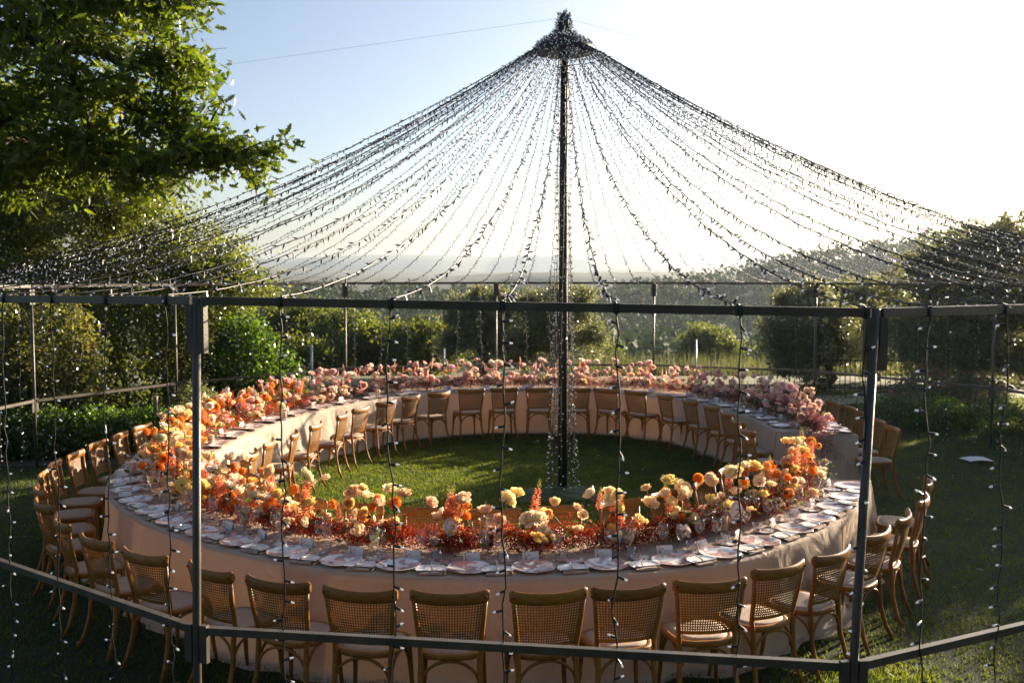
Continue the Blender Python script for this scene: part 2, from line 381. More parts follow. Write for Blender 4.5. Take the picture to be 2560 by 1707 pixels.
def in_ellipsoids(E, n, shell=.35, g=rng):
    """points inside a union of ellipsoids (c, r), denser towards the outside"""
    E = [(np.array(c, float), np.array(r, float)) for c, r in E]
    vol = np.array([r.prod() for _, r in E]) ** .8; pick = g.choice(len(E), n, p=vol / vol.sum())
    d = g.normal(size=(n, 3)); d /= np.linalg.norm(d, axis=1)[:, None]
    rad = (shell + (1 - shell) * g.uniform(0, 1, n)) ** .6 * g.uniform(.82, 1.16, n)
    C = np.array([c for c, _ in E])[pick]; Rr = np.array([r for _, r in E])[pick]
    return C + d * Rr * rad[:, None], d
def limb(b, path, r0, r1, n=7, wig=.06, g=rnd):
    """curved tapering limb through path points, returns its nodes"""
    pts = [Vector(p) for p in path]; out = []
    for i in range(len(pts) - 1):
        for k in range(4):
            f = k / 4; q = pts[i].lerp(pts[i + 1], f)
            if i + k: q += Vector((g.uniform(-1, 1), g.uniform(-1, 1), g.uniform(-1, 1))) * wig
            out.append(q)
    out.append(pts[-1]); N = len(out)
    b.tube(out, [r0 + (r1 - r0) * i / (N - 1) for i in range(N)], n); return out
def tree(name, label, cat, base, limbs, crown, twigs, per, size, lm, bm, shape=DIAMOND, spread=.22, twr=.012, group=None, up=.3, droop=0, shell=.3, cut=None, core=None):
    """trunk and limbs > crown of leaves grown round twigs that reach from the limbs into the crown's volume"""
    T = thing(name, label, cat, base, 0, group); B = np.array(base, float)
    b = MB().mat(bm); nodes_ = []
    for path, r0, r1 in limbs: nodes_ += limb(b, [Vector(p) - Vector(base) for p in path], r0, r1, wig=r0 * .5)
    NP = np.array([tuple(q) for q in nodes_])
    C, D = in_ellipsoids(crown, twigs, shell)
    if cut is not None: C = C[cut(C)]
    C = C - B
    dist = ((C[:, None, :] - NP[None]) ** 2).sum(-1); near = dist.argmin(1)
    for i in range(len(C)):
        if i % 2 and twigs > 300 and name != 'oak_tree': continue
        a = Vector(NP[near[i]]); e = Vector(C[i]); m = a.lerp(e, .5) + Vector((rnd.uniform(-.1, .1), rnd.uniform(-.1, .1), rnd.uniform(0, .12))) * (e - a).length
        b.tube([a, m, e], [twr, twr * .7, twr * .25], 3, False)
    ob('trunk', b.mesh(name + '_trunk'), T)
    n = len(C) * per
    P = np.repeat(C, per, 0); dr = C - NP[near]; dr /= np.linalg.norm(dr, axis=1)[:, None] + 1e-6
    P = P - np.repeat(dr, per, 0) * (rng.uniform(0, 1, n) ** 1.5 * spread * 1.8)[:, None] + rng.normal(size=(n, 3)) * spread * np.array([.5, .5, .42])
    if cut is not None: P = P[cut(P + B)]
    V, F = leaf_arrays(P, size, shape, up, droop)
    ob('crown', np_mesh(name + '_crown', V, F, [lm]), T)
    return T
def bush(name, label, cat, blobs, n, size, lm, shape=DIAMOND, up=.35, group=None, base=None, extra=None, core=True, stem=None):
    """a dense shrub: leaves over and through rounded masses"""
    base = base or (blobs[0][0][0], blobs[0][0][1], 0); B = np.array(base, float)
    T = thing(name, label, cat, base, 0, group)
    P, D = in_ellipsoids(blobs, n, .55); P = P + D * (rng.normal(size=(n, 1)) * .05) * np.mean(blobs[0][1])
    g0 = ground_z(P[:, 0], P[:, 1]) + .06; P = P[P[:, 2] > g0 + .02] - B
    V, F = leaf_arrays(P, size, shape, up)
    ob('foliage', np_mesh(name + '_foliage', V, F, [lm]), T)
    b = MB().mat(M_bark)
    for c, r in blobs:
        for k in range(4):
            a = rnd.uniform(0, 6.28); q = Vector((c[0] + math.cos(a) * r[0] * .5, c[1] + math.sin(a) * r[1] * .5, c[2] + r[2] * .4)) - Vector(base)
            b.tube([(c[0] - base[0], c[1] - base[1], min(0, c[2] - r[2] - base[2])), q * .5 + Vector((c[0] - base[0], c[1] - base[1], 0)) * .5, q], [.03, .02, .008], 5)
    ob('stem', b.mesh(name + '_stem'), T)
    if extra:
        en, es, em = extra; P2, D2 = in_ellipsoids(blobs, en, .93)
        V, F = leaf_arrays(P2 - B, es, shape, .3); ob('blossom', np_mesh(name + '_blossom', V, F, [em]), T)['kind'] = 'stuff'
    return T

# ------------------------------------------------------------------ the light frame: posts, top rails, mid rails
POSTS = [((1.57, 4.60), (1.62, 4.61), (1.70, 4.65, 2.675))]
for x, y in ((4.6, 6.1), (6.9, 8.3), (8.3, 11.0), (8.55, 13.8), (7.9, 16.28), (5.86, 19.19), (2.92, 20.5), (-.33, 20.71), (-3.31, 19.75), (-5.76, 17.01),
             (-7.06, 14.63), (-7.4, 11.8), (-6.3, 9.3), (-4.35, 7.1)):
    POSTS.append(((x, y), (x, y), (x, y, 2.69)))
POSTS.append(((-1.66, 5.11), (-1.65, 5.10), (-1.625, 5.13, 2.72)))
NPOST = len(POSTS)
fr = thing('light_pavilion', 'dark steel ring frame of posts and rails carrying the fairy lights', 'frame', (0.66, 12.85, 0))
FO = Vector((.66, 12.85, 0))
for i, (p0, p1, p2) in enumerate(POSTS):
    n0 = POSTS[(i + 1) % NPOST]
    b = MB().mat(M_steel); b.tube([Vector((*p0, -.05)) - FO, Vector((*p1, 1.0)) - FO, Vector((p2[0], p2[1], p2[2] + .02)) - FO], .0215, 10)
    pst = ob('post', b.mesh('post'), fr)
    b = MB().mat(M_steel)
    rd = (Vector((p2[0], p2[1], 0)) - FO); rd.normalize(); tg = Vector((-rd.y, rd.x, 0))
    for sgn in (-1, 1):
        c = Vector(p2) - FO + tg * sgn * .034 + Vector((0, 0, -.145))
        b.bar(c + Vector((0, 0, -.125)), c + Vector((0, 0, .125)), .036, .04, up=rd)
    ob('bracket', b.mesh('bracket', False), pst)
    b = MB().mat(M_steel)
    for sgn in (-1, 1):
        c = Vector((*p1, .93)) - FO + tg * sgn * .045; b.bar(c + Vector((0, 0, -.1)), c + Vector((0, 0, .1)), .042, .03, up=rd)
    ob('clamp', b.mesh('clamp', False), pst)
    q2 = n0[2]; q1 = n0[1]
    a = Vector(p2) - FO; c = Vector(q2) - FO; d = (c - a).normalized() * .03
    b = MB().mat(M_steel); b.bar(a + d, c - d, .042, .043); ob('top_rail', b.mesh('top_rail', False), fr)
    a = Vector((*p1, 1.0)) - FO; c = Vector((*q1, 1.0)) - FO; d = (c - a).normalized() * .03
    b = MB().mat(M_steel); b.bar(a + d, c - d, .038, .040); ob('mid_rail', b.mesh('mid_rail', False), fr)

# ------------------------------------------------------------------ the C-shaped banquet table
def catmull(P, n):
    P = [np.array(p, float) for p in P]; P = [2 * P[0] - P[1]] + P + [2 * P[-1] - P[-2]]; out = []
    for i in range(1, len(P) - 2):
        for k in range(24):
            t = k / 24; a, b_, c, d = P[i - 1], P[i], P[i + 1], P[i + 2]
            out.append(.5 * (2 * b_ + (c - a) * t + (2 * a - 5 * b_ + 4 * c - d) * t * t + (3 * b_ - a - 3 * c + d) * t ** 3))
    out.append(P[-2]); out = np.array(out)
    L = np.concatenate([[0], np.cumsum(np.linalg.norm(np.diff(out, axis=0), axis=1))])
    s = np.linspace(0, L[-1], n); return np.stack([np.interp(s, L, out[:, 0]), np.interp(s, L, out[:, 1])], -1)
NU = 520
OUT = catmull([(3.66, 10.02), (3.32, 9.2), (2.86, 8.43), (2.34, 7.80), (1.66, 7.17), (1.0, 6.90), (.04, 6.77), (-.69, 6.80), (-1.49, 7.03), (-2.54, 7.74), (-3.35, 8.60),
               (-3.97, 9.6), (-4.30, 10.8), (-4.42, 12.2), (-4.35, 13.8), (-4.05, 15.2), (-3.5, 16.7), (-2.6, 18.0), (-1.4, 18.75), (.2, 19.05), (1.8, 18.9), (3.2, 18.1),
               (4.1, 16.7), (4.52, 15.0), (4.58, 13.9), (4.55, 12.95)], NU)
INN = catmull([(2.62, 10.15), (2.28, 9.4), (1.8, 8.75), (1.2, 8.22), (.5, 7.93), (-.3, 7.86), (-1.0, 8.0), (-1.7, 8.42), (-2.4, 9.1), (-3.0, 9.95), (-3.38, 10.9), (-3.48, 12.2),
               (-3.4, 13.4), (-3.12, 14.8), (-2.6, 16.1), (-1.9, 17.1), (-.9, 17.75), (.3, 17.95), (1.5, 17.85), (2.6, 17.1), (3.2, 15.8), (3.5, 14.5), (3.55, 13.27)], NU)
fm = (.5 + .10 * np.clip((11.5 - OUT[:, 1:2]) / 2, 0, 1)); MID = OUT * (1 - fm) + INN * fm
TZ = .76
def normals(C, other):
    t = np.gradient(C, axis=0); t /= np.linalg.norm(t, axis=1)[:, None]; n = np.stack([-t[:, 1], t[:, 0]], -1)
    s = np.sign(((other - C) * n).sum(1)); return n * s[:, None], t
ON, OT = normals(OUT, INN); IN_, IT = normals(INN, OUT)            # both point into the table
su = np.linspace(0, 1, NU) * 36.0
def folds(s, k, amp):                                              # soft irregular pleats along the hem
    f = np.sin(s * 5.1 + k + 1.3 * np.sin(s * .9 + k)) * .5 + np.sin(s * 11.3 + 2 * k + 1.7 * np.sin(s * 1.7)) * .35 + np.sin(s * 2.2 + 3 * k) * .5
    return amp * f
prof = []
for k, (zz, flare) in enumerate([(.004, .17), (.012, .13), (.03, .085), (.10, .075), (.22, .06), (.36, .045), (.50, .03), (.62, .016), (.70, .006), (.742, .0), (TZ, -.012)]):
    amp = .052 * max(0, 1 - zz / .74) ** .7 + (.02 if zz < .02 else 0)
    prof.append(np.concatenate([OUT - ON * (flare + .03 * (zz < .02) * np.sin(su * 3.3)[:, None] + folds(su, .3, amp * 1.0)[:, None] + (-.035 * ((su + .6) % 2.7) / 2.7 * min(1, (TZ - zz) * 4) if zz < TZ else 0 * su)[:, None] + (.028 * np.maximum(0, 1 - np.abs(((su + .4 * np.sin(su * .7)) % 1.55) - .7) / .09) * max(0, 1 - zz / .75))[:, None]), np.full((NU, 1), zz) + (.012 * np.abs(np.sin(su * 7))[:, None] if .005 < zz < .02 else 0)], -1))
for f in (.1, .3, .5, .7, .9):
    prof.append(np.concatenate([OUT * (1 - f) + INN * f, np.full((NU, 1), TZ + .002) + .0015 * np.sin(su * 6 + f * 9)[:, None]], -1))
for k, (zz, flare) in enumerate([(TZ, -.012), (.742, .0), (.70, .006), (.62, .014), (.50, .026), (.36, .04), (.22, .055), (.10, .07), (.03, .08), (.012, .12), (.004, .16)]):
    amp = .05 * max(0, 1 - zz / .75) ** .6 + (.02 if zz < .02 else 0)
    prof.append(np.concatenate([INN - IN_ * (flare + folds(su, 1.9, amp)[:, None]), np.full((NU, 1), zz)], -1))
PV = np.stack(prof, 1); NP_ = PV.shape[1]
V = PV.reshape(-1, 3); ii = (np.arange(NU - 1)[:, None] * NP_ + np.arange(NP_ - 1)[None]).ravel()
Fq = np.stack([ii, ii + 1, ii + NP_ + 1, ii + NP_], -1)
for end, sg in ((0, -1), (NU - 1, 1)):                              # the two hanging ends of the cloth
    tdir = (OUT[1] - OUT[0]) if end == 0 else (OUT[-1] - OUT[-2]); tdir = tdir / np.linalg.norm(tdir) * sg
    ncol, nrow = 24, 8; b0 = len(V); add = []
    for r_ in range(nrow + 1):
        zf = r_ / nrow; zz = TZ + .002 - zf * (TZ - .006)
        for c_ in range(ncol + 1):
            f = c_ / ncol
            lo = PV[end, 10 - min(10, int(round(zf * 10)))][:2]; hi = PV[end, NP_ - 11 + min(10, int(round(zf * 10)))][:2]
            p = lo * (1 - f) + hi * f + tdir * ((.012 if r_ else -.0) + .07 * zf + .03 * zf * math.sin(f * 19 + end) + .015 * zf * math.sin(f * 41)) * (1 if 0 < c_ < ncol else .15)
            add.append((p[0], p[1], zz))
    V = np.concatenate([V, np.array(add)])
    jj = (np.arange(nrow)[:, None] * (ncol + 1) + np.arange(ncol)[None]).ravel() + b0
    Fq = np.concatenate([Fq, np.stack([jj, jj + 1, jj + ncol + 2, jj + ncol + 1], -1)])
tc_ = ob('tablecloth', np_mesh('tablecloth', V, Fq, [M_cloth], None, True))
tag(tc_, 'pale linen cloth hanging to the lawn all round the curved table', 'tablecloth')
T_ = tc_
for k, i in enumerate(range(24, NU - 24, 43)):                     # loose overlap where one cloth ends over the next
    b = MB().mat(M_cloth); i2 = i + 7
    def flap(u, v, i=i, k=k):
        j = i + u * 7; i0 = int(j); f = j - i0; row = 10 - v * 9; r0 = int(row); g = row - r0
        p = (PV[i0, r0] * (1 - f) + PV[min(i0 + 1, NU - 1), r0] * f) * (1 - g) + (PV[i0, min(r0 + 1, 10)] * (1 - f) + PV[min(i0 + 1, NU - 1), min(r0 + 1, 10)] * f) * g
        lift = .004 + .022 * v * (.4 + .6 * math.sin(u * 2.6 + k)) * (.25 + .75 * u)
        return (p[0] - ON[i0][0] * lift, p[1] - ON[i0][1] * lift, p[2] + (.003 if v < .02 else 0))
    b.grid(flap, 10, 14); ob('overlap', b.mesh('cloth_overlap'), T_)
tb = thing('banquet_table', 'long curved banquet table bent into an open oval', 'table', (0, 13, 0))
b = MB().mat(M_ply); st = 10; idx = list(range(0, NU, st)) + [NU - 1]
for zz in (TZ - .035, TZ - .006):
    for i in idx: b.v.append((OUT[i][0] + ON[i][0] * .03, OUT[i][1] + ON[i][1] * .03 - 13, zz)); b.v.append((INN[i][0] + IN_[i][0] * .03, INN[i][1] + IN_[i][1] * .03 - 13, zz))
n2 = len(idx)
for k in range(n2 - 1):
    b.face((2 * k, 2 * k + 2, 2 * k + 3, 2 * k + 1)); t0 = 2 * n2
    b.face((t0 + 2 * k, t0 + 2 * k + 1, t0 + 2 * k + 3, t0 + 2 * k + 2))
    b.face((2 * k, t0 + 2 * k, t0 + 2 * k + 2, 2 * k + 2)); b.face((2 * k + 1, 2 * k + 3, t0 + 2 * k + 3, t0 + 2 * k + 1))
ob('tabletop', b.mesh('tabletop', False), tb)
lb = MB().mat(M_ply); lb.box((0, 0, .36), (.05, .05, .72)); legm = lb.mesh('table_leg', False)
for i in range(20, NU, 60):
    for f in (.25, .75):
        p = OUT[i] * (1 - f) + INN[i] * f; ob('leg', legm, tb, (p[0], p[1] - 13, 0))

# ------------------------------------------------------------------ cane-backed bentwood chairs
def cur(x): return .055 * (x / .24) ** 2                           # plan curve of the back
def build_chair():
    P = {}
    b = MB().mat(M_wood)                                           # top rail: deep rounded bar with swelling ends
    def rail(u, v):
        x = -.25 + .5 * u; a = 2 * math.pi * v; e = abs(2 * u - 1)
        h = .041 + .006 * e ** 4 - .018 * max(0, e - .95) / .05; t = .0175 + .004 * e ** 4 - .010 * max(0, e - .95) / .05
        return (x, cur(x) + t * math.cos(a), .848 + .012 * e ** 3 + h * math.sin(a) * (1 if abs(math.sin(a)) < .9 else .97))
    b.grid(rail, 28, 12); b.quadpts([rail(0, k / 12) for k in range(12)]); b.quadpts([rail(1, k / 12) for k in range(12)][::-1])
    b.mat(M_hole)
    for s in (-1, 1): b.tube([(s * .228, cur(.228) - .024, .858), (s * .228, cur(.228) - .014, .858)], .0075, 8)
    P['top_rail'] = [b.mesh('chair_top_rail')]
    nx_, nz_ = 24, 16
    b = MB().mat(M_cane)
    def pan(u, v):
        # strips are wider than the gaps: warp the regular grid
        def warp(t, n):
            c = t * (2 * n + 1); k = int(c + 1e-6); f = c - k; w = .52
            base = (k // 2) + (w if k % 2 else 0); base += f * (w if k % 2 == 0 else 1 - w); return base / (n + w)
        u2 = warp(u, nx_); v2 = warp(v, nz_)
        zz = .520 + .300 * v2; hw = .186 + .036 * v2; x = (2 * u2 - 1) * hw
        bul = .010 * math.sin(math.pi * v2)
        return (x, cur(x) + .072 * (1 - v2) - bul, zz)
    b.grid(pan, 2 * nx_ + 1, 2 * nz_ + 1, skip=lambda i, j: i % 2 == 1 and j % 2 == 1 and 1 < j)
    P['cane_panel'] = [b.mesh('chair_cane_panel', False)]
    legs = []
    for s in (-1, 1):
        b = MB().mat(M_wood); b.tube([(s * .226, cur(.226) + .003, .835), (s * .208, cur(.2) + .036, .68), (s * .190, cur(.19) + .074, .51), (s * .186, .095, .40), (s * .190, .085, .25), (s * .205, .045, .10), (s * .222, -.005, 0)],
                                     [.014, .0165, .0175, .0185, .018, .0165, .014], 8); legs.append(b.mesh('chair_rear_leg'))
        b = MB().mat(M_wood); b.tube([(s * .185, .455, .455), (s * .192, .468, .33), (s * .200, .478, .15), (s * .212, .498, 0)], [.02, .019, .016, .0125], 8); legs.append(b.mesh('chair_front_leg'))
    P['leg'] = legs
    def seat(a, k):
        ca, sa = math.cos(a), math.sin(a); e = .62
        x = math.copysign(abs(ca) ** e, ca); y = math.copysign(abs(sa) ** e, sa)
        hw = .222 + .022 * y
        return x * hw * k, .285 + y * .215 * k
    b = MB().mat(M_wood); n = 32
    prof_ = [(.99, .435), (1.0, .445), (1.0, .462), (.985, .470), (.86, .472), (.85, .466)]
    for k, zz in prof_:
        for i in range(n): x, y = seat(2 * math.pi * i / n, k); b.v.append((x, y, zz))
    for j in range(len(prof_) - 1):
        for i in range(n): b.face((j * n + i, j * n + (i + 1) % n, (j + 1) * n + (i + 1) % n, (j + 1) * n + i))
    b.face(list(range(n))[::-1]); P['seat_frame'] = [b.mesh('chair_seat_frame')]
    b = MB().mat(M_caneseat)
    for k, zz in ((.855, .462), (.85, .474), (.6, .477), (.3, .478)):
        for i in range(n): x, y = seat(2 * math.pi * i / n, k); b.v.append((x, y, zz))
    for j in range(3):
        for i in range(n): b.face((j * n + i, j * n + (i + 1) % n, (j + 1) * n + (i + 1) % n, (j + 1) * n + i))
    b.face([3 * n + i for i in range(n)]); P['cane_seat'] = [b.mesh('chair_cane_seat')]
    br = []
    def arch(A, B, zlo, zhi):
        b = MB().mat(M_wood); A = Vector(A); B = Vector(B); pts = []
        for k in range(13):
            t = k / 12; q = A.lerp(B, .5 - .5 * math.cos(math.pi * t)); q.z = zlo + (zhi - zlo) * math.sin(math.pi * t) ** .8; pts.append(q)
        b.tube(pts, .0105, 6); return b.mesh('chair_brace')
    br.append(arch((-.186, .088, 0), (.186, .088, 0), .24, .425)); br.append(arch((-.19, .468, 0), (.19, .468, 0), .24, .425))
    for s in (-1, 1): br.append(arch((s * .188, .09, 0), (s * .192, .466, 0), .24, .425))
    P['brace'] = br
    return P
CH = build_chair()
def chair(pos, face, label, group):
    """pos: where the back's top rail stands; face: direction the sitter looks"""
    T = thing('dining_chair', label, 'chair', (pos[0], pos[1], 0), math.atan2(face[1], face[0]) - math.pi / 2, group)
    for nm, ms in CH.items():
        for m in ms: ob(nm, m, T)
    return T
OUTER = [(4.02, 9.42), (3.68, 8.70), (3.26, 8.05), (2.84, 7.50), (2.32, 6.95), (1.84, 6.60), (1.29, 6.27), (.75, 6.13), (.24, 6.05), (-.39, 6.04), (-.97, 6.09), (-1.54, 6.28), (-2.07, 6.56), (-2.64, 6.92),
         (-3.16, 7.33), (-3.66, 7.88), (-4.10, 8.50), (-4.40, 9.08), (-4.68, 9.74), (-4.84, 10.32), (-4.88, 10.90), (-4.93, 11.62), (-4.92, 12.25), (-4.90, 12.95)]
INNER_N = [(2.12, 10.02), (1.80, 9.45), (1.37, 8.98), (.91, 8.60), (.38, 8.40), (-.15, 8.30), (-.70, 8.33), (-1.25, 8.47), (-1.74, 8.72), (-2.20, 9.20), (-2.50, 9.68), (-2.74, 10.33)]
INNER_F = [(2.95, 12.60), (3.02, 13.40), (3.04, 14.20), (2.96, 14.95), (2.76, 15.60), (2.46, 16.24), (2.06, 16.82), (1.60, 17.16), (1.12, 17.25), (.48, 17.27), (-.12, 17.25), (-.68, 17.06), (-1.19, 16.62), (-1.60, 16.12),
           (-1.92, 15.44), (-2.20, 14.70), (-2.36, 14.04), (-2.55, 13.10), (-2.68, 12.36), (-2.84, 11.72), (-2.84, 11.0)]
OUTER_F = [(4.98, 12.78), (5.04, 13.44), (5.06, 14.10), (5.10, 14.72), (5.04, 15.34), (4.86, 15.98)]
def nearest(C, p):
    i = int(((C - np.array(p)) ** 2).sum(1).argmin()); return i
SEATS = []
for row, C, Nn, nm, gr in ((OUTER, OUT, ON, 'outer near', 'chairs along the outer near side'), (INNER_N, INN, IN_, 'inner near', 'chairs inside the near curve'),
                           (INNER_F, INN, IN_, 'inner far', 'chairs inside the far curve'), (OUTER_F, OUT, ON, 'outer far', 'chairs outside the far curve')):
    for k, p in enumerate(row):
        i = nearest(C, p); f = Nn[i]; a = math.atan2(f[1], f[0]) + rnd.uniform(-.11, .11)
        if nm == 'outer near' and 5 < k < 13: a += (-.05, .06, .07, -.02, .05, .03, -.04)[k - 6]
        cobj = chair(p, (math.cos(a), math.sin(a)), 'cane-backed wooden chair, %s from the opening along the %s side' % (ORD[k], nm), gr)
        if nm == 'inner near': cobj.scale = (.90, 1, 1)
        SEATS.append((nm, k, i, C, Nn))

# ------------------------------------------------------------------ tableware
def pl(profile, m, n=40):
    b = MB().mat(m); b.lathe(profile, n); return b.mesh('plate')
PLATE = pl([(.0, .004), (.075, .004), (.095, .008), (.150, .020), (.157, .024), (.158, .0265), (.154, .0265), (.10, .0125), (.085, .0085), (.0, .0075)], M_plate)
SIDE = pl([(.0, .003), (.045, .003), (.078, .012), (.080, .014), (.078, .0148), (.05, .0065), (.0, .006)], M_side, 28)
def wine():
    b = MB().mat(M_glass); b.lathe([(.0, .002), (.034, .001), (.035, .003), (.006, .007), (.0042, .02), (.004, .085), (.010, .096), (.030, .112), (.041, .140), (.0425, .158), (.039, .185), (.034, .208), (.0332, .208), (.038, .185), (.0414, .158), (.040, .140), (.029, .113), (.0, .099)], 18)
    return b.mesh('wine_glass')
def tumbler():
    b = MB().mat(M_glass); b.lathe([(.0, .001), (.027, .001), (.029, .004), (.036, .09), (.0352, .09), (.028, .010), (.0, .009)], 18); return b.mesh('water_tumbler')
WINE, TUMB = wine(), tumbler()
def card_parts():
    Mx = Matrix.Rotation(R(-14), 4, 'X')
    def tr(x, z, off=0): q = Mx @ Vector((x, -off, z)); return (q.x, q.y, q.z)
    b = MB().mat(M_card)
    b.quadpts([tr(-.062, 0), tr(.062, 0), tr(.062, .072), tr(-.062, .072)])
    top = tr(0, .072); back = .034
    b.quadpts([(-.062, back, 0), (-.062, top[1], top[2]), (.062, top[1], top[2]), (.062, back, 0)])
    b.quadpts([tr(-.062, 0, .0008), tr(.062, 0, .0008), tr(.062, .072, .0008), tr(-.062, .072, .0008)])
    body = b.mesh('card_body', False)
    b = MB().mat(M_ribbon)
    def strip(x0, z0, x1, z1, w, off):
        d = Vector((x1 - x0, z1 - z0)); n = Vector((-d.y, d.x)).normalized() * w / 2
        b.quadpts([tr(x0 - n.x, z0 - n.y, off), tr(x1 - n.x, z1 - n.y, off), tr(x1 + n.x, z1 + n.y, off), tr(x0 + n.x, z0 + n.y, off)])
    strip(-.043, .001, -.043, .071, .006, .0018); strip(-.043, .030, -.004, .052, .005, .0024); strip(-.043, .030, -.020, .006, .005, .0028)
    rib = b.mesh('card_ribbon', False)
    inks = []
    for q in range(4):
        b = MB().mat(M_ink); r = random.Random(q); x = -.012; pts = []
        while x < .05:
            pts.append(tr(x, .028 + r.uniform(-.003, .007), .002)); x += r.uniform(.002, .004)
        b.tube(pts, .0006, 3, False); inks.append(b.mesh('card_writing'))
    return body, rib, inks
CARD, RIB, INKS = card_parts()
def napkin_mesh(seed):
    r = random.Random(seed); b = MB().mat(M_napkin)
    for lay, (w, d, zz) in enumerate(((.17, .21, .004), (.165, .20, .011), (.16, .195, .018))):
        ph = r.uniform(0, 6)
        b.grid(lambda u, v: ((u - .5) * w + .004 * math.sin(v * 7 + ph), (v - .5) * d + .004 * math.sin(u * 6 + ph), zz + .003 * math.sin(u * 5 + v * 4 + ph)), 6, 6)
    b.grid(lambda u, v: ((v - .5) * .165, -.100 - .006 * math.sin(u * math.pi), .004 + .014 * u), 4, 6)
    return b.mesh('napkin_cloth')
NAPS = [napkin_mesh(s) for s in range(3)]
def shell_mesh():
    b = MB().mat(M_white); n = 30; ring = []
    for zz, k in ((.001, .55), (.004, .92), (.010, 1.0), (.0105, .985), (.006, .9), (.003, .5)):
        for i in range(n):
            a = math.pi * (-.12 + 1.24 * i / (n - 1)); r_ = .112 * (1 + .05 * math.cos(i * 2.35)) * k
            b.v.append((r_ * math.cos(a) * 1.02, r_ * math.sin(a) * .92 - .045, zz))
    for j in range(5):
        for i in range(n - 1): b.face((j * n + i, j * n + i + 1, (j + 1) * n + i + 1, (j + 1) * n + i))
    b.face([5 * n + i for i in range(n)])
    return b.mesh('shell_dish')
SHELL = shell_mesh()
def fork():
    b = MB().mat(M_silver); b.grid(lambda u, v: ((v - .5) * (.009 + .012 * max(0, u - .62) / .2 * (u > .62) if u < .82 else .021), -.02 + .12 * min(u, .82), .006 + .004 * math.sin(u * 3)), 12, 2)
    for k in range(4): b.tube([(-.009 + .006 * k, .078, .008), (-.009 + .006 * k, .125, .0105)], [.0016, .0009], 4)
    tines = b.mesh('fork_head')
    b = MB().mat(M_silver); b.tube([(0, -.02, .006), (0, -.05, .007), (0, -.09, .006), (0, -.10, .006)], [.004, .0055, .008, .005], 6)
    return tines, b.mesh('fork_handle')
FORK, FHAND = fork()
def knife():
    b = MB().mat(M_silver); b.grid(lambda u, v: ((v - .5) * .018 * (1 - .7 * max(0, u - .8) / .2), .0 + .12 * u, .004), 6, 1); bl = b.mesh('knife_blade')
    b = MB().mat(M_brass); b.tube([(0, 0, .006), (0, -.04, .007), (0, -.085, .007), (0, -.095, .006)], [.005, .0075, .009, .006], 6); return bl, b.mesh('knife_handle')
KBL, KHA = knife()

def setting(nm, k, i, C, Nn):
    side = 'seat %s' % nm
    e = C[i]; n = Nn[i]; t = np.array([n[1], -n[0]])              # t: to the sitter's right
    rz = math.atan2(n[1], n[0]) - math.pi / 2
    where = '%s %s place from the opening' % (ORD[k], nm)
    def at(a, c, z=0): p = e + n * a + t * c; return (p[0], p[1], TZ + .0035 + z)
    tag(ob('dinner_plate', PLATE, loc=at(.185, 0), rz=rz + rnd.uniform(-3, 3)), 'large rust floral dinner plate, %s' % where, 'plate', 'dinner plates')
    T = thing('place_card', 'white place card with coral ribbon, %s' % where, 'card', at(.375, rnd.uniform(.0, .05)), rz + rnd.uniform(-.25, .25), 'place cards')
    ob('card', CARD, T); ob('ribbon', RIB, T); ob('writing', INKS[k % 4], T)
    hid = nm in ('inner near',)
    for c, a in ((.08, .47), (.19, .43)):
        tag(ob('wine_glass', WINE, loc=at(a + rnd.uniform(-.02, .02), c + rnd.uniform(-.02, .02)), rz=rz), ('taller clear stemmed wine glass behind the card, %s' if c < .1 else 'clear stemmed wine glass off the plate edge, %s') % where, 'glass', 'wine glasses')
    tag(ob('tumbler', TUMB, loc=at(.36, .235), rz=rz), 'short clear water tumbler, %s' % where, 'glass', 'water tumblers')
    if hid: return
    tag(ob('side_plate', SIDE, loc=at(.345, -.20), rz=rz), 'small dark floral side plate, %s' % where, 'plate', 'side plates')
    a0 = rnd.uniform(-.12, .12); nx0 = .262
    T = tag(ob('napkin', NAPS[k % 3], loc=at(.145, -nx0), rz=rz + a0), 'folded taupe napkin under shell dish, %s' % where, 'napkin', 'napkins')
    tag(ob('shell_dish', SHELL, loc=at(.15, -nx0, .0225), rz=rz + a0), 'white scalloped dish on folded napkin, %s' % where, 'dish', 'shell dishes')
    F_ = thing('fork', 'small fork resting on scalloped dish, %s' % where, 'fork', at(.155, -nx0, .0345), rz + a0 + rnd.uniform(-.4, .1), 'forks')
    ob('head', FORK, F_); ob('handle', FHAND, F_)
    K_ = thing('knife', 'dinner knife beside the large plate, %s' % where, 'knife', at(.15, -nx0 + .105), rz + rnd.uniform(-.1, .1), 'knives')
    ob('blade', KBL, K_); ob('handle', KHA, K_)
def plate_row(nm, C, Nn, i0, i1, n):
    for k, i in enumerate(np.linspace(i0, i1, n)): setting(nm, k, int(round(i)), C, Nn)
iO = nearest(OUT, OUTER[-1]); iI = nearest(INN, INNER_N[-1])
plate_row('outer near', OUT, ON, 7, iO, 27)
plate_row('inner near', INN, IN_, 10, iI, 13)
plate_row('inner far', INN, IN_, nearest(INN, INNER_F[-1]), NU - 9, 23)
plate_row('outer far', OUT, ON, NU - 8, nearest(OUT, OUTER_F[-1]), 6)

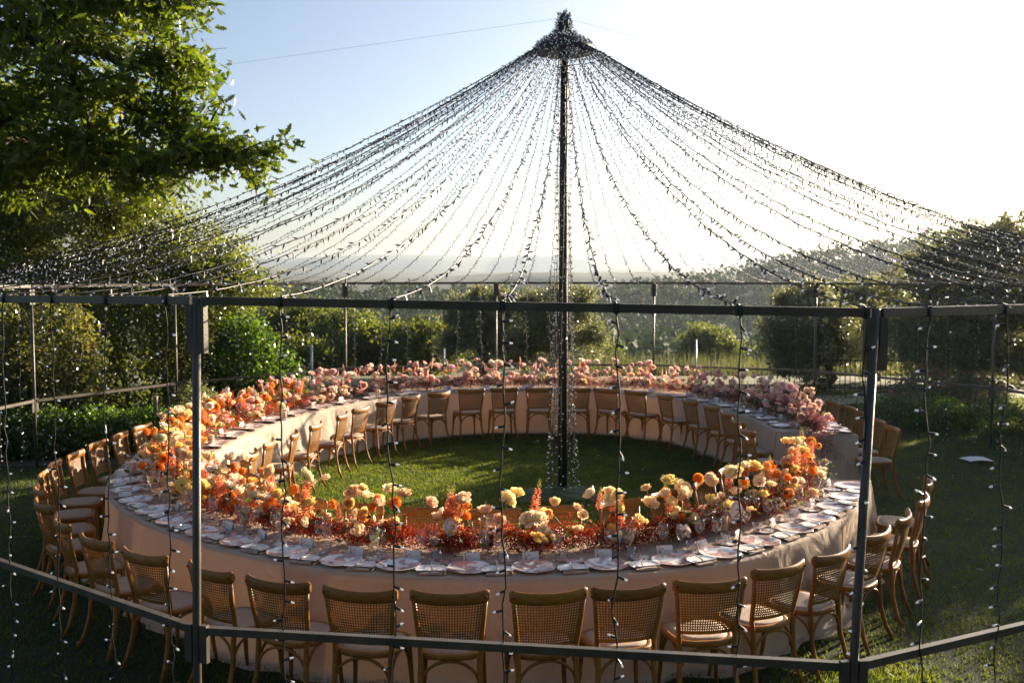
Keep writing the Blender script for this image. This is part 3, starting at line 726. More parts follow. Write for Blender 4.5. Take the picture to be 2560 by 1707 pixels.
# hurricane candles
def hurricane():
    b = MB().mat(M_glass); b.lathe([(.0, .0), (.060, .0), (.062, .004), (.050, .012), (.050, .02), (.056, .06), (.057, .13), (.054, .17), (.066, .20), (.0645, .20), (.0525, .17), (.0555, .13), (.0545, .06), (.048, .022), (.0, .018)], 22); g = b.mesh('hurricane_glass')
    b = MB().mat(M_candle); b.lathe([(.0, .019), (.035, .019), (.036, .022), (.036, .115), (.034, .119), (.012, .115), (.0, .114)], 18); c = b.mesh('candle')
    b = MB().mat(M_wick); b.tube([(0, 0, .113), (.001, 0, .126)], .0014, 5); return g, c, b.mesh('wick')
HG, HC, HW = hurricane()
CANDLES = [(-.19, 7.42, .09, 'nearest of two beside the numbered card three'), (-.16, 7.68, .02, 'farther of two beside the numbered card three'), (1.72, 7.98, .05, 'beside the numbered card two'), (-2.22, 8.17, .08, 'taller of two among near flowers'),
           (-1.98, 8.12, .02, 'lower of two among near flowers'), (-3.98, 10.35, .02, 'by outer plates near the hedge side'), (3.12, 10.02, .06, 'at the near end of the opening'), (-3.72, 12.2, .0, 'in orange flowers on the hedge side'),
           (-3.3, 14.3, .0, 'where orange flowers turn pink'), (-2.3, 17.0, .02, 'among far pink flowers by the hedge side'), (.35, 18.35, .03, 'among far pink flowers behind the pole'), (2.0, 18.25, .02, 'among far pink flowers past the pole'), (3.5, 16.9, .02, 'among far pink flowers towards the opening')]
for x, y, z, lab in CANDLES:
    T = thing('candle_holder', 'glass hurricane with peach candle, ' + lab, 'candle', (x, y, TZ + .004), 0, 'hurricane candles')
    if z: T.scale = (1, 1, 1 + z * 3)
    ob('glass', HG, T); c = ob('candle', HC, T); ob('wick', HW, c)
# oval table numbers
def number_sign(x, y, txt, lab, rz):
    T = thing('table_number', lab, 'sign', (x, y, TZ + .11), rz)
    b = MB().mat(M_card); n = 28
    for yy in (-.0015, .0015):
        for i in range(n): a = 2 * math.pi * i / n; b.v.append((.048 * math.cos(a), yy, .10 + .075 * math.sin(a)))
    b.face(list(range(n))[::-1][::-1]); b.face([n + i for i in range(n)][::-1])
    for i in range(n): b.face((i, (i + 1) % n, n + (i + 1) % n, n + i))
    ob('card', b.mesh('number_card', False), T)
    fc = bpy.data.curves.new('digit', 'FONT'); fc.body = txt; fc.size = .10; fc.align_x = 'CENTER'; fc.align_y = 'CENTER'; fc.shear = .25; fc.extrude = .0006
    tmp = bpy.data.objects.new('digit_tmp', fc); me = bpy.data.meshes.new_from_object(tmp); bpy.data.objects.remove(tmp)
    me.materials.clear(); me.materials.append(M_ink); o = ob('digit', me, T, (0, -.0032, .075), rot=(R(90), 0, 0))
    b = MB().mat(M_ribbon)
    for q in range(7): a = R(60 + q * 22); b.tube([(.040 * math.cos(a), -.003, .10 + .064 * math.sin(a)), (.030 * math.cos(a + .3), -.003, .10 + .050 * math.sin(a + .3))], .0022, 4)
    ob('floral_border', b.mesh('number_border'), T)['kind'] = 'stuff'
    b = MB().mat(M_silver); b.tube([(0, 0, -.11), (0, 0, .03)], .002, 5); b.lathe([(.0, -.106), (.025, -.108), (.025, -.110), (0, -.110)], 14); ob('stand', b.mesh('number_stand'), T)
number_sign(-.46, 7.36, '3', 'oval card with the number three among orange flowers', R(8))
number_sign(1.80, 7.88, '2', 'oval card with the number two beside a hurricane candle', R(-14))

# ------------------------------------------------------------------ flowers
def petal_ring(b, n, r, length, width, th0, th1, lip, z, ph):
    """cupped petals: each leaves the base at angle th0, rises to th1 and rolls its lip outwards"""
    for k in range(n):
        a0 = ph + 2 * math.pi * k / n + rnd.uniform(-.15, .15); ln = length * rnd.uniform(.9, 1.1); l0 = lip * rnd.uniform(.4, 1.5); wd = width * rnd.uniform(.9, 1.1)
        prof_ = []; rr, zz = r, z
        for q in range(6):
            u = q / 5; prof_.append((rr, zz)); th = th0 + (th1 - th0) * min(1, u / .7) - (l0 if u >= .75 else 0); rr += ln / 5 * math.cos(th); zz += ln / 5 * math.sin(th)
        def fn(u, v):
            f = u * 5; k0 = min(4, int(f)); g = f - k0; rad = prof_[k0][0] * (1 - g) + prof_[k0 + 1][0] * g; z2 = prof_[k0][1] * (1 - g) + prof_[k0 + 1][1] * g
            w = wd * (math.sin(math.pi * (.14 + .74 * u)) ** .6) * (v - .5); an = a0 + w / max(.012, rad); ed = (abs(v - .5) * 2) ** 2
            return (rad * math.cos(an), rad * math.sin(an), z2 - .10 * ed * ln * u)
        b.grid(fn, 5, 4)
def rose_mesh(seed, openness=1.0):
    rnd.seed(seed); b = MB().mat(M_petal); q = openness
    petal_ring(b, 3, .003, .038, .030, 1.2, 1.75, 0, -.006, 0); petal_ring(b, 4, .005, .044, .044, .75, 1.85, .1, -.012, .5)
    petal_ring(b, 5, .006, .054, .056, .45, 1.72, .5 * q, -.018, .2); petal_ring(b, 6, .007, .060, .062, .22, 1.5, .9 * q, -.021, .9)
    if q > .9: petal_ring(b, 6, .007, .062, .064, .05, 1.15, 1.1, -.024, .4)
    b.mat(M_stem); b.lathe([(.0, -.030), (.008, -.026), (.013, -.020)], 6)
    return b.mesh('rose_head')
def ball_mesh(seed, eye):
    rnd.seed(seed); b = MB().mat(M_petal); n = 70
    for k in range(n):
        zz = 1 - 1.75 * (k + .5) / n; rr = math.sqrt(max(0, 1 - zz * zz)); a = k * 2.39996
        d = Vector((rr * math.cos(a), rr * math.sin(a), zz)); t = d.orthogonal().normalized(); w = d.cross(t); t2 = Vector((0, 0, 1)) - d * d.z
        if t2.length > .05: t2.normalize(); t = d.cross(t2); w = t2
        if eye and zz > .80: b.mat(M_center)
        else: b.mat(M_petal)
        c = d * .026; tip = d * .037 + w * .006
        b.quadpts([c - t * .006 - w * .005, c + t * .006 - w * .005, tip + t * .005, tip - t * .005])
    b.mat(M_petal); b.lathe([(.0, -.026), (.018, -.019), (.027, -.004), (.026, .008), (.018, .020), (.0, .025)], 10)
    return b.mesh('dahlia_head')
def spray_mesh(seed):
    r = random.Random(seed); b = MB().mat(M_petal)
    for k in range(6):
        a = k * 1.05; c = Vector((.034 * math.cos(a), .034 * math.sin(a), r.uniform(-.012, .012))) if k < 5 else Vector((0, 0, .016))
        for ring, (rr, zz, n, ln) in enumerate(((.004, 0, 4, .016), (.009, -.003, 5, .019), (.012, -.007, 6, .019))):
            for q in range(n):
                an = q * 2 * math.pi / n + ring; ca, sa = math.cos(an), math.sin(an); th = 1.3 - .38 * ring
                p0 = c + Vector((rr * ca, rr * sa, zz)); up = Vector((math.cos(th) * ca, math.cos(th) * sa, math.sin(th))) * ln; sd_ = Vector((-sa, ca, 0)) * .010
                b.quadpts([p0 - sd_ * .7, p0 + sd_ * .7, p0 + up * .7 + sd_ * 1.1, p0 + up]); b.quadpts([p0 - sd_ * .7, p0 + up, p0 + up * .7 - sd_ * 1.1])
    b.mat(M_stem); b.tube([(0, 0, -.03), (0, 0, .0)], .004, 5)
    return b.mesh('spray_head')
def snap_mesh(seed):
    r = random.Random(seed); b = MB().mat(M_stem); H_ = .26; b.tube([(0, 0, -.02), (.006, .004, H_ * .5), (.0, .012, H_)], [.0035, .003, .0015], 4)
    n = 40
    for k in range(n):
        f = k / (n - 1); zz = H_ * (.02 + .98 * f); a = k * 2.4 + r.uniform(-.3, .3); sz = .026 * (1 - f) ** .6 + .006
        b.mat(M_petal if f < .72 else M_bud)
        d = Vector((math.cos(a), math.sin(a), .25)).normalized(); c = Vector((.003, .006 * f * 2, zz)) + d * sz * .35; t = d.cross(Vector((0, 0, 1))).normalized(); u = t.cross(d)
        tip = c + d * sz
        b.quadpts([c + t * sz * .3, tip + t * sz * .62 + u * sz * .35, tip + u * sz * .15, c - t * sz * .3]); b.quadpts([c - t * sz * .3, tip + u * sz * .15, tip - t * sz * .62 + u * sz * .35, c + u * sz * .3])
        b.quadpts([c + t * sz * .35, tip + t * sz * .5 - u * sz * .6, tip - t * sz * .5 - u * sz * .6, c - t * sz * .35])
    return b.mesh('snapdragon_spike')
def plume_mesh(seed):
    g = np.random.default_rng(seed); b = MB().mat(M_stem); b.tube([(0, 0, -.03), (0, 0, .13)], [.002, .001], 4)
    b.mat(M_petal)
    for k in range(34):
        f = k / 33; a = k * 2.4; ln = .040 * (1 - f) ** .8 + .006; z0 = .005 + .15 * f
        d = Vector((math.cos(a), math.sin(a), 1.0 + f)).normalized(); c = Vector((0, 0, z0)); t = d.cross(Vector((0, 0, 1))).normalized()
        for s in range(3):
            q = c + d * ln * (s + .6) / 3; w = .006 * (1.2 - s / 3)
            b.quadpts([q - t * w, q + d * ln * .18, q + t * w, q - d * ln * .18])
    return b.mesh('astilbe_plume')
ROSES = [rose_mesh(s, o_) for s, o_ in ((1, .6), (2, 1.0), (3, 1.2), (4, .8))]
BALLS = [ball_mesh(5, False), ball_mesh(6, True)]
SPRAYS = [spray_mesh(7), spray_mesh(8)]; SNAPS = [snap_mesh(9), snap_mesh(10)]; PLUMES = [plume_mesh(11), plume_mesh(12)]
rnd.seed(21)
CREAM, PEACH, YEL, APRI, ORG = (.93, .80, .56), (.92, .66, .42), (.90, .72, .30), (.88, .47, .13), (.82, .30, .04)
PALE, PINK, MAUVE, CORAL, RED, WHITE = (.92, .70, .66), (.86, .50, .47), (.82, .60, .60), (.88, .36, .20), (.50, .07, .05), (.90, .86, .74)
FILLN = 4200
def fill_mesh(name, m, n, hw, ht, tall):
    """a loose mound of babys breath: tiny florets on hair stems"""
    u = rng.uniform(-1, 1, n); v = rng.normal(0, .45, n); a = np.clip(v, -1.2, 1.2)
    lump = .75 + .35 * np.sin(u * 5 + rng.uniform(0, 6)) * np.cos(a * 4 + rng.uniform(0, 6))
    top = ht * np.sqrt(np.maximum(.05, 1 - (a / 1.25) ** 2)) * lump
    z = .015 + top * rng.uniform(0, 1, n) ** .6
    k = rng.uniform(0, 1, n) < tall; z[k] += rng.uniform(0, .10, k.sum())
    P = np.stack([u * .40 + rng.normal(0, .02, n), a * hw, z], -1)
    V, F = leaf_arrays(P, .0125, np.array([(0, -.5, 0), (.45, 0, .1), (0, .5, 0), (-.45, 0, .1)]), 0)
    return V, F
def greenery(stems, nleaf, spread):
    b = MB().mat(M_stem)
    for p0, p1, p2 in stems: b.tube([p0, p1, p2], [.0028, .0025, .002], 4, False)
    b.mat(M_green)
    for k in range(nleaf):
        c = Vector((rnd.uniform(-.36, .36), rnd.gauss(0, spread), rnd.uniform(.03, .20))); d = Vector((rnd.gauss(0, 1), rnd.gauss(0, 1), rnd.uniform(-.2, 1))).normalized()
        t = d.orthogonal().normalized(); L_ = rnd.uniform(.05, .09); w = L_ * .28; n_ = t.cross(d)
        b.quadpts([c, c + d * L_ * .45 + t * w - n_ * .006, c + d * L_]); b.quadpts([c, c + d * L_, c + d * L_ * .45 - t * w - n_ * .006])
    return b.mesh('arrangement_greenery', False)
LM = np.concatenate([[0], np.cumsum(np.linalg.norm(np.diff(MID, axis=0), axis=1))]); TOT = LM[-1]
NARR = 46
for q in range(NARR):
    s = (q + .5) / NARR * TOT; i = int(np.interp(s, LM, np.arange(NU))); c = MID[i]; tg = (MID[min(i + 1, NU - 1)] - MID[max(i - 1, 0)]); tg = tg / np.linalg.norm(tg); rz = math.atan2(tg[1], tg[0])
    x, y = c
    if y < 11 and x > 1.9: zone = 'end'
    elif y < 9.6 and x > -1.9: zone = 'near'
    elif y < 13.0 and x < 0: zone = 'left'
    elif y < 15.6 and x < 0: zone = 'turn'
    elif x > 3.3 and y < 15.2: zone = 'mauve'
    else: zone = 'far'
    Z = {   # roses, dahlias, sprays, spikes, plumes, fill, tall share, description
        'near': (12, 3, 3, (1 if q % 2 else 2), 0, 'rust', .10, 'cream roses over rust red filler', [CREAM, CREAM, PEACH, CREAM, YEL]),
        'end': (12, 8, 4, 2, 0, 'rust', .10, 'orange dahlias and cream roses', [CREAM, YEL, CREAM, PEACH]),
        'left': (22, 9, 6, 2, 0, 'orange', .15, 'dense orange and butter yellow flowers', [CREAM, YEL, CREAM, PEACH, CREAM, APRI, WHITE]),
        'turn': (19, 6, 4, 2, 3, 'orange', .2, 'orange flowers shading into pink roses', [PEACH, PALE, CREAM, PINK, PALE]),
        'far': (20, 0, 3, 0, 7, 'wine', .2, 'pale pink roses with red plumes', [PALE, PALE, PINK, MAUVE, (.93, .82, .77), WHITE, PALE]),
        'mauve': (22, 0, 4, 0, 1, 'plum', .2, 'dusty mauve pink roses over plum filler', [MAUVE, PALE, MAUVE, PALE]),
    }[zone]
    T = thing('flower_arrangement', '%s, %s clump from the near end of the table' % (Z[7], ORD[q]), 'flowers', (x, y, TZ + .003), rz, 'flower arrangements along the table')
    stems = []
    def head(nm, meshes, col, zlo, zhi, wide, sc=1.0, tilt=.6, px=None, lean=None):
        h = rnd.uniform(zlo, zhi); px_ = rnd.uniform(-.36, .36) if px is None else px; py_ = rnd.gauss(0, wide); py_ = max(-.24, min(.24, py_))
        k = rnd.uniform(.86, 1.1); o = ob(nm, rnd.choice(meshes), T, (px_, py_, h), rot=(rnd.gauss(0, tilt) - py_ * 2.2, rnd.gauss(0, tilt), rnd.uniform(0, 6.28)), sc=sc * rnd.choice((rnd.uniform(.65, .88), rnd.uniform(.9, 1.15), rnd.uniform(1.05, 1.22))))
        o.color = (min(1, col[0] * k), min(1, col[1] * k * rnd.uniform(.92, 1.06)), min(1, col[2] * k * rnd.uniform(.8, 1.15)), 1)
        bx, by = px_ * .5 + rnd.uniform(-.1, .1), py_ * .3
        Mr = Euler(o.rotation_euler).to_matrix(); down = Mr @ Vector((0, 0, -.024 * o.scale[0])); e = Vector((px_, py_, h)) + down
        stems.append((Vector((bx, by, .01)), Vector((bx, by, .01)).lerp(e + down * 3, .6), e)); return o
    nr = Z[0]
    for k in range(nr):
        tall = k < (nr * .55 if zone == 'near' else nr * .45)
        head('rose', ROSES, rnd.choice(Z[8]), *( (.26, .52) if tall and zone in ('near',) else (.24, .53) if tall else (.09, .27)), .06 if tall else .12, sc=1.12 if zone != 'mauve' else 1.0, tilt=.5)
    for k in range(Z[1]): head('dahlia', BALLS, rnd.choice([ORG, APRI, ORG]), .16, .46, .10, sc=1.15, tilt=.8)
    for k in range(Z[2]): head('spray_rose', SPRAYS, rnd.choice([YEL, CREAM, WHITE] if zone in ('near', 'end', 'left') else [PALE, CREAM, PINK]), .10, .21, .13, sc=1.15, tilt=.5)
    for k in range(Z[3]): head('snapdragon', SNAPS, rnd.choice([CORAL, (.86, .34, .18)]), .16, .30, .06, sc=rnd.uniform(.8, 1.1), tilt=.16)
    for k in range(Z[4]): head('astilbe_plume', PLUMES, rnd.choice([RED, PINK, CORAL, PALE, PINK]), .22, .42, .08, sc=rnd.uniform(.8, 1.2), tilt=.35)
    V, F = fill_mesh('fill', None, int(FILLN * (1.5 if zone in ('near', 'mauve') else 1.15)), .125, .19 if zone != 'mauve' else .26, Z[6])
    if q == NARR - 1:                                              # filler spilling over the end of the table
        P = np.stack([rng.uniform(.25, .62, 2600), rng.normal(0, .13, 2600), np.zeros(2600)], -1); d_ = np.maximum(0, P[:, 0] - .36); P[:, 2] = .10 - 1.5 * d_ + rng.normal(0, .05, 2600) + np.where(P[:, 0] < .36, rng.uniform(0, .1, 2600), 0)
        V2, F2 = leaf_arrays(P, .017, DIAMOND, 0); F = np.concatenate([F, F2 + len(V)]); V = np.concatenate([V, V2])
    o = ob('filler', np_mesh('arrangement_filler', V, F, [M_fill[Z[5] if not (zone == 'far' and q % 3 == 0) else 'plum']]), T); o['kind'] = 'stuff'
    o = ob('greenery', greenery(stems, 26 if zone == 'near' else 42, .12), T); o['kind'] = 'stuff'

# ------------------------------------------------------------------ pole, crown and fairy lights
PX, PY = .66, 12.85
cp = thing('light_pole', 'tall black pole wrapped in fairy lights at the centre', 'pole', (PX, PY, 0))
b = MB().mat(M_pole); b.tube([(0, 0, -.05), (0.0, 0, 2.0), (.0, 0, 4.0), (.01, 0, 5.9)], [.066, .060, .055, .05], 14); ob('pole', b.mesh('pole'), cp)
b = MB().mat(M_wire); b.lathe([(.0, 5.70), (.37, 5.66), (.395, 5.70), (.37, 5.745), (.28, 5.80), (.17, 5.86), (.095, 5.93), (.07, 6.02), (.055, 6.12), (.02, 6.17), (0, 6.18)], 28); ob('crown', b.mesh('crown'), cp)
b = MB().mat(M_pole); b.box((0, 0, .012), (.5, .5, .02)); ob('base_plate', b.mesh('base_plate', False), cp)
QB = []                                                            # one bulb as quads: socket then clear tip
for r_, z in ((.0058, 0), (.0064, .034), (.0046, .038), (.0030, .050)):
    for k in range(4): QB.append((r_ * math.cos(k * math.pi / 2), r_ * math.sin(k * math.pi / 2), z))
QB = np.array(QB); QF = []; QM = []
for j in range(3):
    for k in range(4): QF.append((j * 4 + k, j * 4 + (k + 1) % 4, j * 4 + 4 + (k + 1) % 4, j * 4 + 4 + k)); QM.append(0 if j < 1 else 1)
QF.append((12, 13, 14, 15)); QM.append(1); QF = np.array(QF); QM = np.array(QM)
def bulb_arrays(P, D, sc=1.0):
    n = len(P); D = D / np.linalg.norm(D, axis=1)[:, None]
    t = np.cross(D, np.array([.31, .52, .8])); t /= np.linalg.norm(t, axis=1)[:, None]; w = np.cross(D, t)
    V = P[:, None] + sc * (QB[None, :, 0, None] * t[:, None] + QB[None, :, 1, None] * w[:, None] + QB[None, :, 2, None] * D[:, None])
    F = (QF[None] + (np.arange(n) * 16)[:, None, None]).reshape(-1, 4); return V.reshape(-1, 3), F, np.tile(QM, n)
def bulbs_obj(P, D, parent, sc=1.0):
    V, F, m = bulb_arrays(P, D, sc); o = ob('bulbs', np_mesh('bulbs', V, F, [M_socket, M_led], m), parent); o['kind'] = 'stuff'; return o
def ribbon_tube(paths, rad, n=4):
    b = MB().mat(M_wire)
    for p in paths: b.tube(p, rad, n, False)
    return b.mesh('cable')
bb = MB().mat(M_socket); bb.lathe([(.0, 0), (.0052, .0), (.0062, .004), (.0066, .034)], 8); bb.mat(M_led); bb.lathe([(.0066, .034), (.0055, .038), (.0050, .046), (.0028, .051), (.0, .052)], 8)
BULB = bb.mesh('light_bulb')
# bulbs clustered over the crown
n = 620; a = rng.uniform(0, 6.283, n); f = rng.uniform(0, 1, n); rr = np.interp(f, [0, .3, .6, .75, 1], [.39, .30, .17, .10, .05]); zz = np.interp(f, [0, .3, .6, .75, 1], [5.68, 5.80, 5.86, 5.94, 6.17])
P = np.stack([rr * np.cos(a), rr * np.sin(a), zz], -1); D = np.stack([np.cos(a), np.sin(a), .6 + rng.normal(0, .6, n)], -1) + rng.normal(0, .5, (n, 3))
bulbs_obj(P, D, cp)
for k in range(11):                                                # strands hanging down round the pole
    a = 2 * math.pi * (k + .3) / 11; n = 60; f = np.linspace(0, 1, n); r_ = .075 + .05 * f + .05 * f ** 4 + .012 * np.sin(f * 30 + k)
    zz = 5.66 - 5.55 * f; P = np.stack([r_ * np.cos(a + .25 * np.sin(f * 4 + k)), r_ * np.sin(a + .25 * np.sin(f * 4 + k)), zz], -1)
    T = thing('string_light', 'fairy light strand hanging beside the central pole', 'string lights', (PX, PY, 0), 0, 'fairy light strands hanging round the pole')
    ob('cable', ribbon_tube([[tuple(q) for q in P]], .0035, 3), T)
    m = 64; f2 = np.linspace(.0, 1, m); P2 = np.stack([np.interp(f2, f, P[:, j]) for j in range(3)], -1)
    D = np.stack([np.cos(a + rng.normal(0, .9, m)), np.sin(a + rng.normal(0, .9, m)), rng.normal(0, .5, m)], -1); bulbs_obj(P2, D, T)
PAN = ['front rail'] + ['%s rail clockwise from the front' % ORD[NPOST - 1 - k] for k in range(0)]
for pi in range(NPOST):
    A = Vector(POSTS[pi][2]); Bp = Vector(POSTS[(pi + 1) % NPOST][2])
    front = pi == NPOST - 1                                        # from the near left post to the near right post
    lab = 'front rail' if front else '%s rail anticlockwise after the front rail' % ORD[pi]
    L_ = (Bp - A).length; ns = max(4, round(L_ / .50))
    fr_ = [.137, .308, .475, .64, .813, .985] if front else [(k + .62) / ns for k in range(ns)]
    if pi == NPOST - 2: fr_ = [.93 - .165 * k for k in range(6)][::-1]
    near = pi in (NPOST - 1, NPOST - 2, 0)
    for k, f in enumerate(fr_):
        E_ = A.lerp(Bp, f); E_.z += .03
        ang = math.atan2(E_.y - PY, E_.x - PX); st = Vector((PX + .37 * math.cos(ang), PY + .37 * math.sin(ang), 5.71))
        T = thing('string_light', 'dark fairy light string, %s along the %s' % (ORD[k], lab), 'string lights', (E_.x, E_.y, 0), 0, 'fairy light strings fanning from the crown')
        O = Vector((E_.x, E_.y, 0)); n = 44; pts = []; pw = 1.64 + rnd.uniform(-.11, .11)
        for j in range(n + 1):
            u = j / n; q = st.lerp(E_, u); q.z = E_.z + (st.z - E_.z) * (1 - u) ** pw; sw = .025 * math.sin(u * 3.1416)
            q += Vector((rnd.uniform(-1, 1), rnd.uniform(-1, 1), rnd.uniform(-.6, .6))) * sw * .5; pts.append(q - O)
        out = (E_ - Vector((PX, PY, E_.z))); out.z = 0; out.normalize()
        drop = [Vector((0, 0, E_.z)) , out * .03 + Vector((0, 0, E_.z - .02)), out * .03 + Vector((0, 0, E_.z - .07))]; zz = E_.z - .07; tg = Vector((-out.y, out.x, 0)); wk = 0
        while zz > .03:
            zz -= .085; wk = wk * .75 + rnd.uniform(-.014, .014); drop.append(out * (.03 + rnd.uniform(-.008, .008)) + tg * wk + Vector((0, 0, max(.01, zz))))
        ob('cable', ribbon_tube([pts, drop], .0047 if near else .0034, 4), T)
        wr = MB().mat(M_wire)
        for w_ in range(3): wr.box(Vector((0, 0, E_.z - .03)) + tg * (.009 * (w_ - 1)), (.008, .052, .052), Matrix.Rotation(math.atan2(tg.y, tg.x), 4, 'Z'))
        ob('tie_wrap', wr.mesh('tie_wrap'), T)['kind'] = 'stuff'
        P = np.array([tuple(q) for q in pts]); sl_ = np.concatenate([[0], np.cumsum(np.linalg.norm(np.diff(P, axis=0), axis=1))]); nb = int(sl_[-1] / .082)
        s_ = np.linspace(.0, sl_[-1], nb); P2 = np.stack([np.interp(s_, sl_, P[:, j]) for j in range(3)], -1); tv = np.gradient(P2, axis=0); tv /= np.linalg.norm(tv, axis=1)[:, None]
        D = rng.normal(0, 1, (nb, 3)); D -= (D * tv).sum(1)[:, None] * tv; D /= np.linalg.norm(D, axis=1)[:, None]; D += tv * .45 + np.array([0, 0, -.55]); bulbs_obj(P2, D, T, 1.0)
        DP = np.array([tuple(q) for q in drop]); ds = np.concatenate([[0], np.cumsum(np.linalg.norm(np.diff(DP, axis=0), axis=1))]); nb = int(ds[-1] / .105)
        s_ = np.linspace(.12, ds[-1] - .02, nb); P3 = np.stack([np.interp(s_, ds, DP[:, j]) for j in range(3)], -1)
        sg = np.where(rng.uniform(0, 1, nb) < .5, -1, 1); D = np.array(tg)[None] * sg[:, None] + rng.normal(0, .32, (nb, 3)); D[:, 2] -= .15
        if near:
            for j in range(nb):
                o = ob('light_bulb', BULB, T, tuple(P3[j])); o.rotation_euler = Vector(D[j]).to_track_quat('Z', 'Y').to_euler()
        else: bulbs_obj(P3, D, T, 1.0)
for (ex, ey, ez), lab in (((-26, 24, 5.2), 'thin guy wire running to the trees by the hedge'), ((26, 24, 2.5), 'thin guy wire running to the sunny hillside')):
    b = MB().mat(M_grey); b.tube([(0, 0, 0), (ex - PX, ey - PY, ez - 6.1)], .0016, 4); tag(ob('guy_wire', b.mesh('guy_wire'), None, (PX, PY, 6.1)), lab, 'wire')
# green cover over the foot of the pole
b = MB().mat(M_net)
b.grid(lambda u, v: ((u - .5) * 1.2, (v - .5) * .8, .012 + .09 * max(0, 1 - (abs(u - .5) * 2.3) ** 1.2) * max(0, 1 - (abs(v - .5) * 2.1) ** 1.3) + .018 * math.sin(u * 23 + v * 5) * math.sin(v * 17)), 26, 20)
tag(ob('ground_cover', b.mesh('ground_cover'), None, (PX - .05, PY - .05, 0), R(12)), 'green cover draped over the foot of the pole', 'cover')
# sheet of paper left on the lawn
b = MB().mat(M_card); b.grid(lambda u, v: ((u - .5) * .40, (v - .5) * .29, .05 + .012 * math.sin(u * 4) + .02 * u * v), 8, 6)
p_ = b.mesh('paper'); tag(ob('paper_sheet', p_, None, (7.12, 15.1, -.01), R(9)), 'white paper sheet lying on the shaded lawn', 'paper')

# ------------------------------------------------------------------ trees and shrubs
rnd.seed(5)
tree('oak_tree', 'lobed-leaf oak reaching its branches over the frame', 'tree', (-8.7, 11.2, 0),
     [([(-8.7, 11.2, 0), (-8.5, 11.1, 2.4), (-7.7, 11.0, 4.2), (-6.3, 10.7, 5.05)], .26, .13), ([(-6.3, 10.7, 5.05), (-5.3, 10.5, 5.35), (-4.2, 10.4, 5.12), (-3.5, 10.4, 5.02)], .10, .03),
      ([(-4.65, 10.45, 5.2), (-4.25, 10.4, 4.78), (-3.8, 10.4, 4.5), (-3.3, 10.4, 4.25), (-2.85, 10.45, 4.12)], .045, .012), ([(-4.6, 10.45, 5.15), (-4.4, 10.3, 4.65), (-4.3, 10.3, 4.25), (-3.9, 10.3, 4.0)], .035, .010),
      ([(-5.9, 10.6, 5.15), (-5.3, 10.6, 4.7), (-4.9, 10.5, 4.2)], .05, .012), ([(-7.7, 11, 4.2), (-6.9, 10.9, 5.9), (-5.6, 10.8, 6.6), (-4.2, 10.6, 6.2)], .12, .02), ([(-5.3, 10.5, 5.35), (-4.2, 10.5, 5.75), (-3.4, 10.4, 5.8)], .05, .012)],
     [((-4.4, 10.5, 5.05), (1.35, 1.3, .85)), ((-3.45, 10.4, 4.3), (.72, .8, .5)), ((-2.72, 10.45, 4.06), (.50, .5, .32)), ((-3.05, 10.4, 3.92), (.6, .6, .30)), ((-4.0, 10.4, 3.95), (.9, .8, .42)), ((-5.3, 10.3, 3.95), (1.2, 1.0, .5)), ((-3.45, 10.4, 5.55), (.48, .7, .6)), ((-3.2, 10.4, 4.78), (.42, .6, .42)), ((-4.9, 10.4, 4.35), (.95, 1.1, .6)),
      ((-5.0, 10.5, 6.0), (1.7, 1.4, .9)), ((-7.2, 11, 5.6), (1.7, 1.7, 1.5)), ((-6.0, 10.6, 4.4), (1.0, 1.2, .8))],
     1180, 26, .125, M_oak, M_bark, OAKL, spread=.155, twr=.011, up=.5)
tree('holm_oak_tree', 'broad grey-green holm oak behind the overhanging oak branch', 'tree', (-8.8, 20.6, 0),
     [([(-8.8, 20.6, 0), (-8.7, 20.5, 1.6), (-8.4, 20.4, 3.2)], .3, .12), ([(-8.6, 20.5, 2), (-7.2, 20.2, 3.1), (-5.9, 20, 2.9)], .12, .03), ([(-8.6, 20.5, 2.4), (-10, 20.3, 3.6), (-11, 20.2, 4.6)], .12, .03), ([(-8.4, 20.4, 3.2), (-7.8, 20.2, 4.3)], .1, .03)],
     [((-8.8, 20.5, 3.5), (2.4, 2, 1.5)), ((-6.6, 20, 3.2), (1.4, 1.5, 1.0)), ((-5.75, 19.8, 2.75), (.85, 1.1, .65)), ((-5.2, 19.9, 2.55), (.75, .9, .65)), ((-6.2, 19.8, 2.2), (1.2, 1.0, .7)), ((-10.8, 20, 4.4), (2.4, 2, 1.7)), ((-7.7, 20, 4.35), (1.3, 1.3, .85)), ((-9.0, 19.6, 4.9), (1.6, 1.4, .9)), ((-9.5, 19.6, 2.2), (2.2, 1.4, 1.2))],
     1450, 66, .08, M_ilex, M_bark, spread=.26, up=.35)
bush('dark_shrub', 'tall dark shrub between the photinia and the laurel', 'shrub', [((-7.0, 18.5, 1.15), (1.25, .9, 1.45)), ((-6.0, 18.9, 1.1), (.85, .8, 1.4)), ((-8.6, 18.8, 1.2), (1.3, .9, 1.5))], 26000, .085, M_dark)
bush('laurel_bush', 'glossy bright green laurel beside the tall dark shrub', 'shrub', [((-5.05, 18.7, .95), (.72, .7, 1.15)), ((-4.5, 19.2, .6), (.5, .5, .8))], 11000, .095, M_laurel)
bush('photinia_bush', 'photinia with coral young leaves behind the clipped hedge', 'shrub', [((-7.45, 16.4, 1.35), (.75, .65, 1.2)), ((-8.8, 16.5, 1.3), (.95, .8, 1.4)), ((-7.9, 16.6, .8), (.9, .6, .9))], 12000, .10, M_photinia)
for k in range(7):
    x = -9.4 + k * .72; yy = 15.15 + .10 * k
    bush('hedge_plant', 'clipped laurel hedge plant, %s from the dining chairs' % ORD[6 - k], 'hedge', [((x, yy, .30), (.50, .48, .50)), ((x + .35, yy + .05, .26), (.4, .42, .46))], 4200, .075, M_laurel, group='hedge plants')
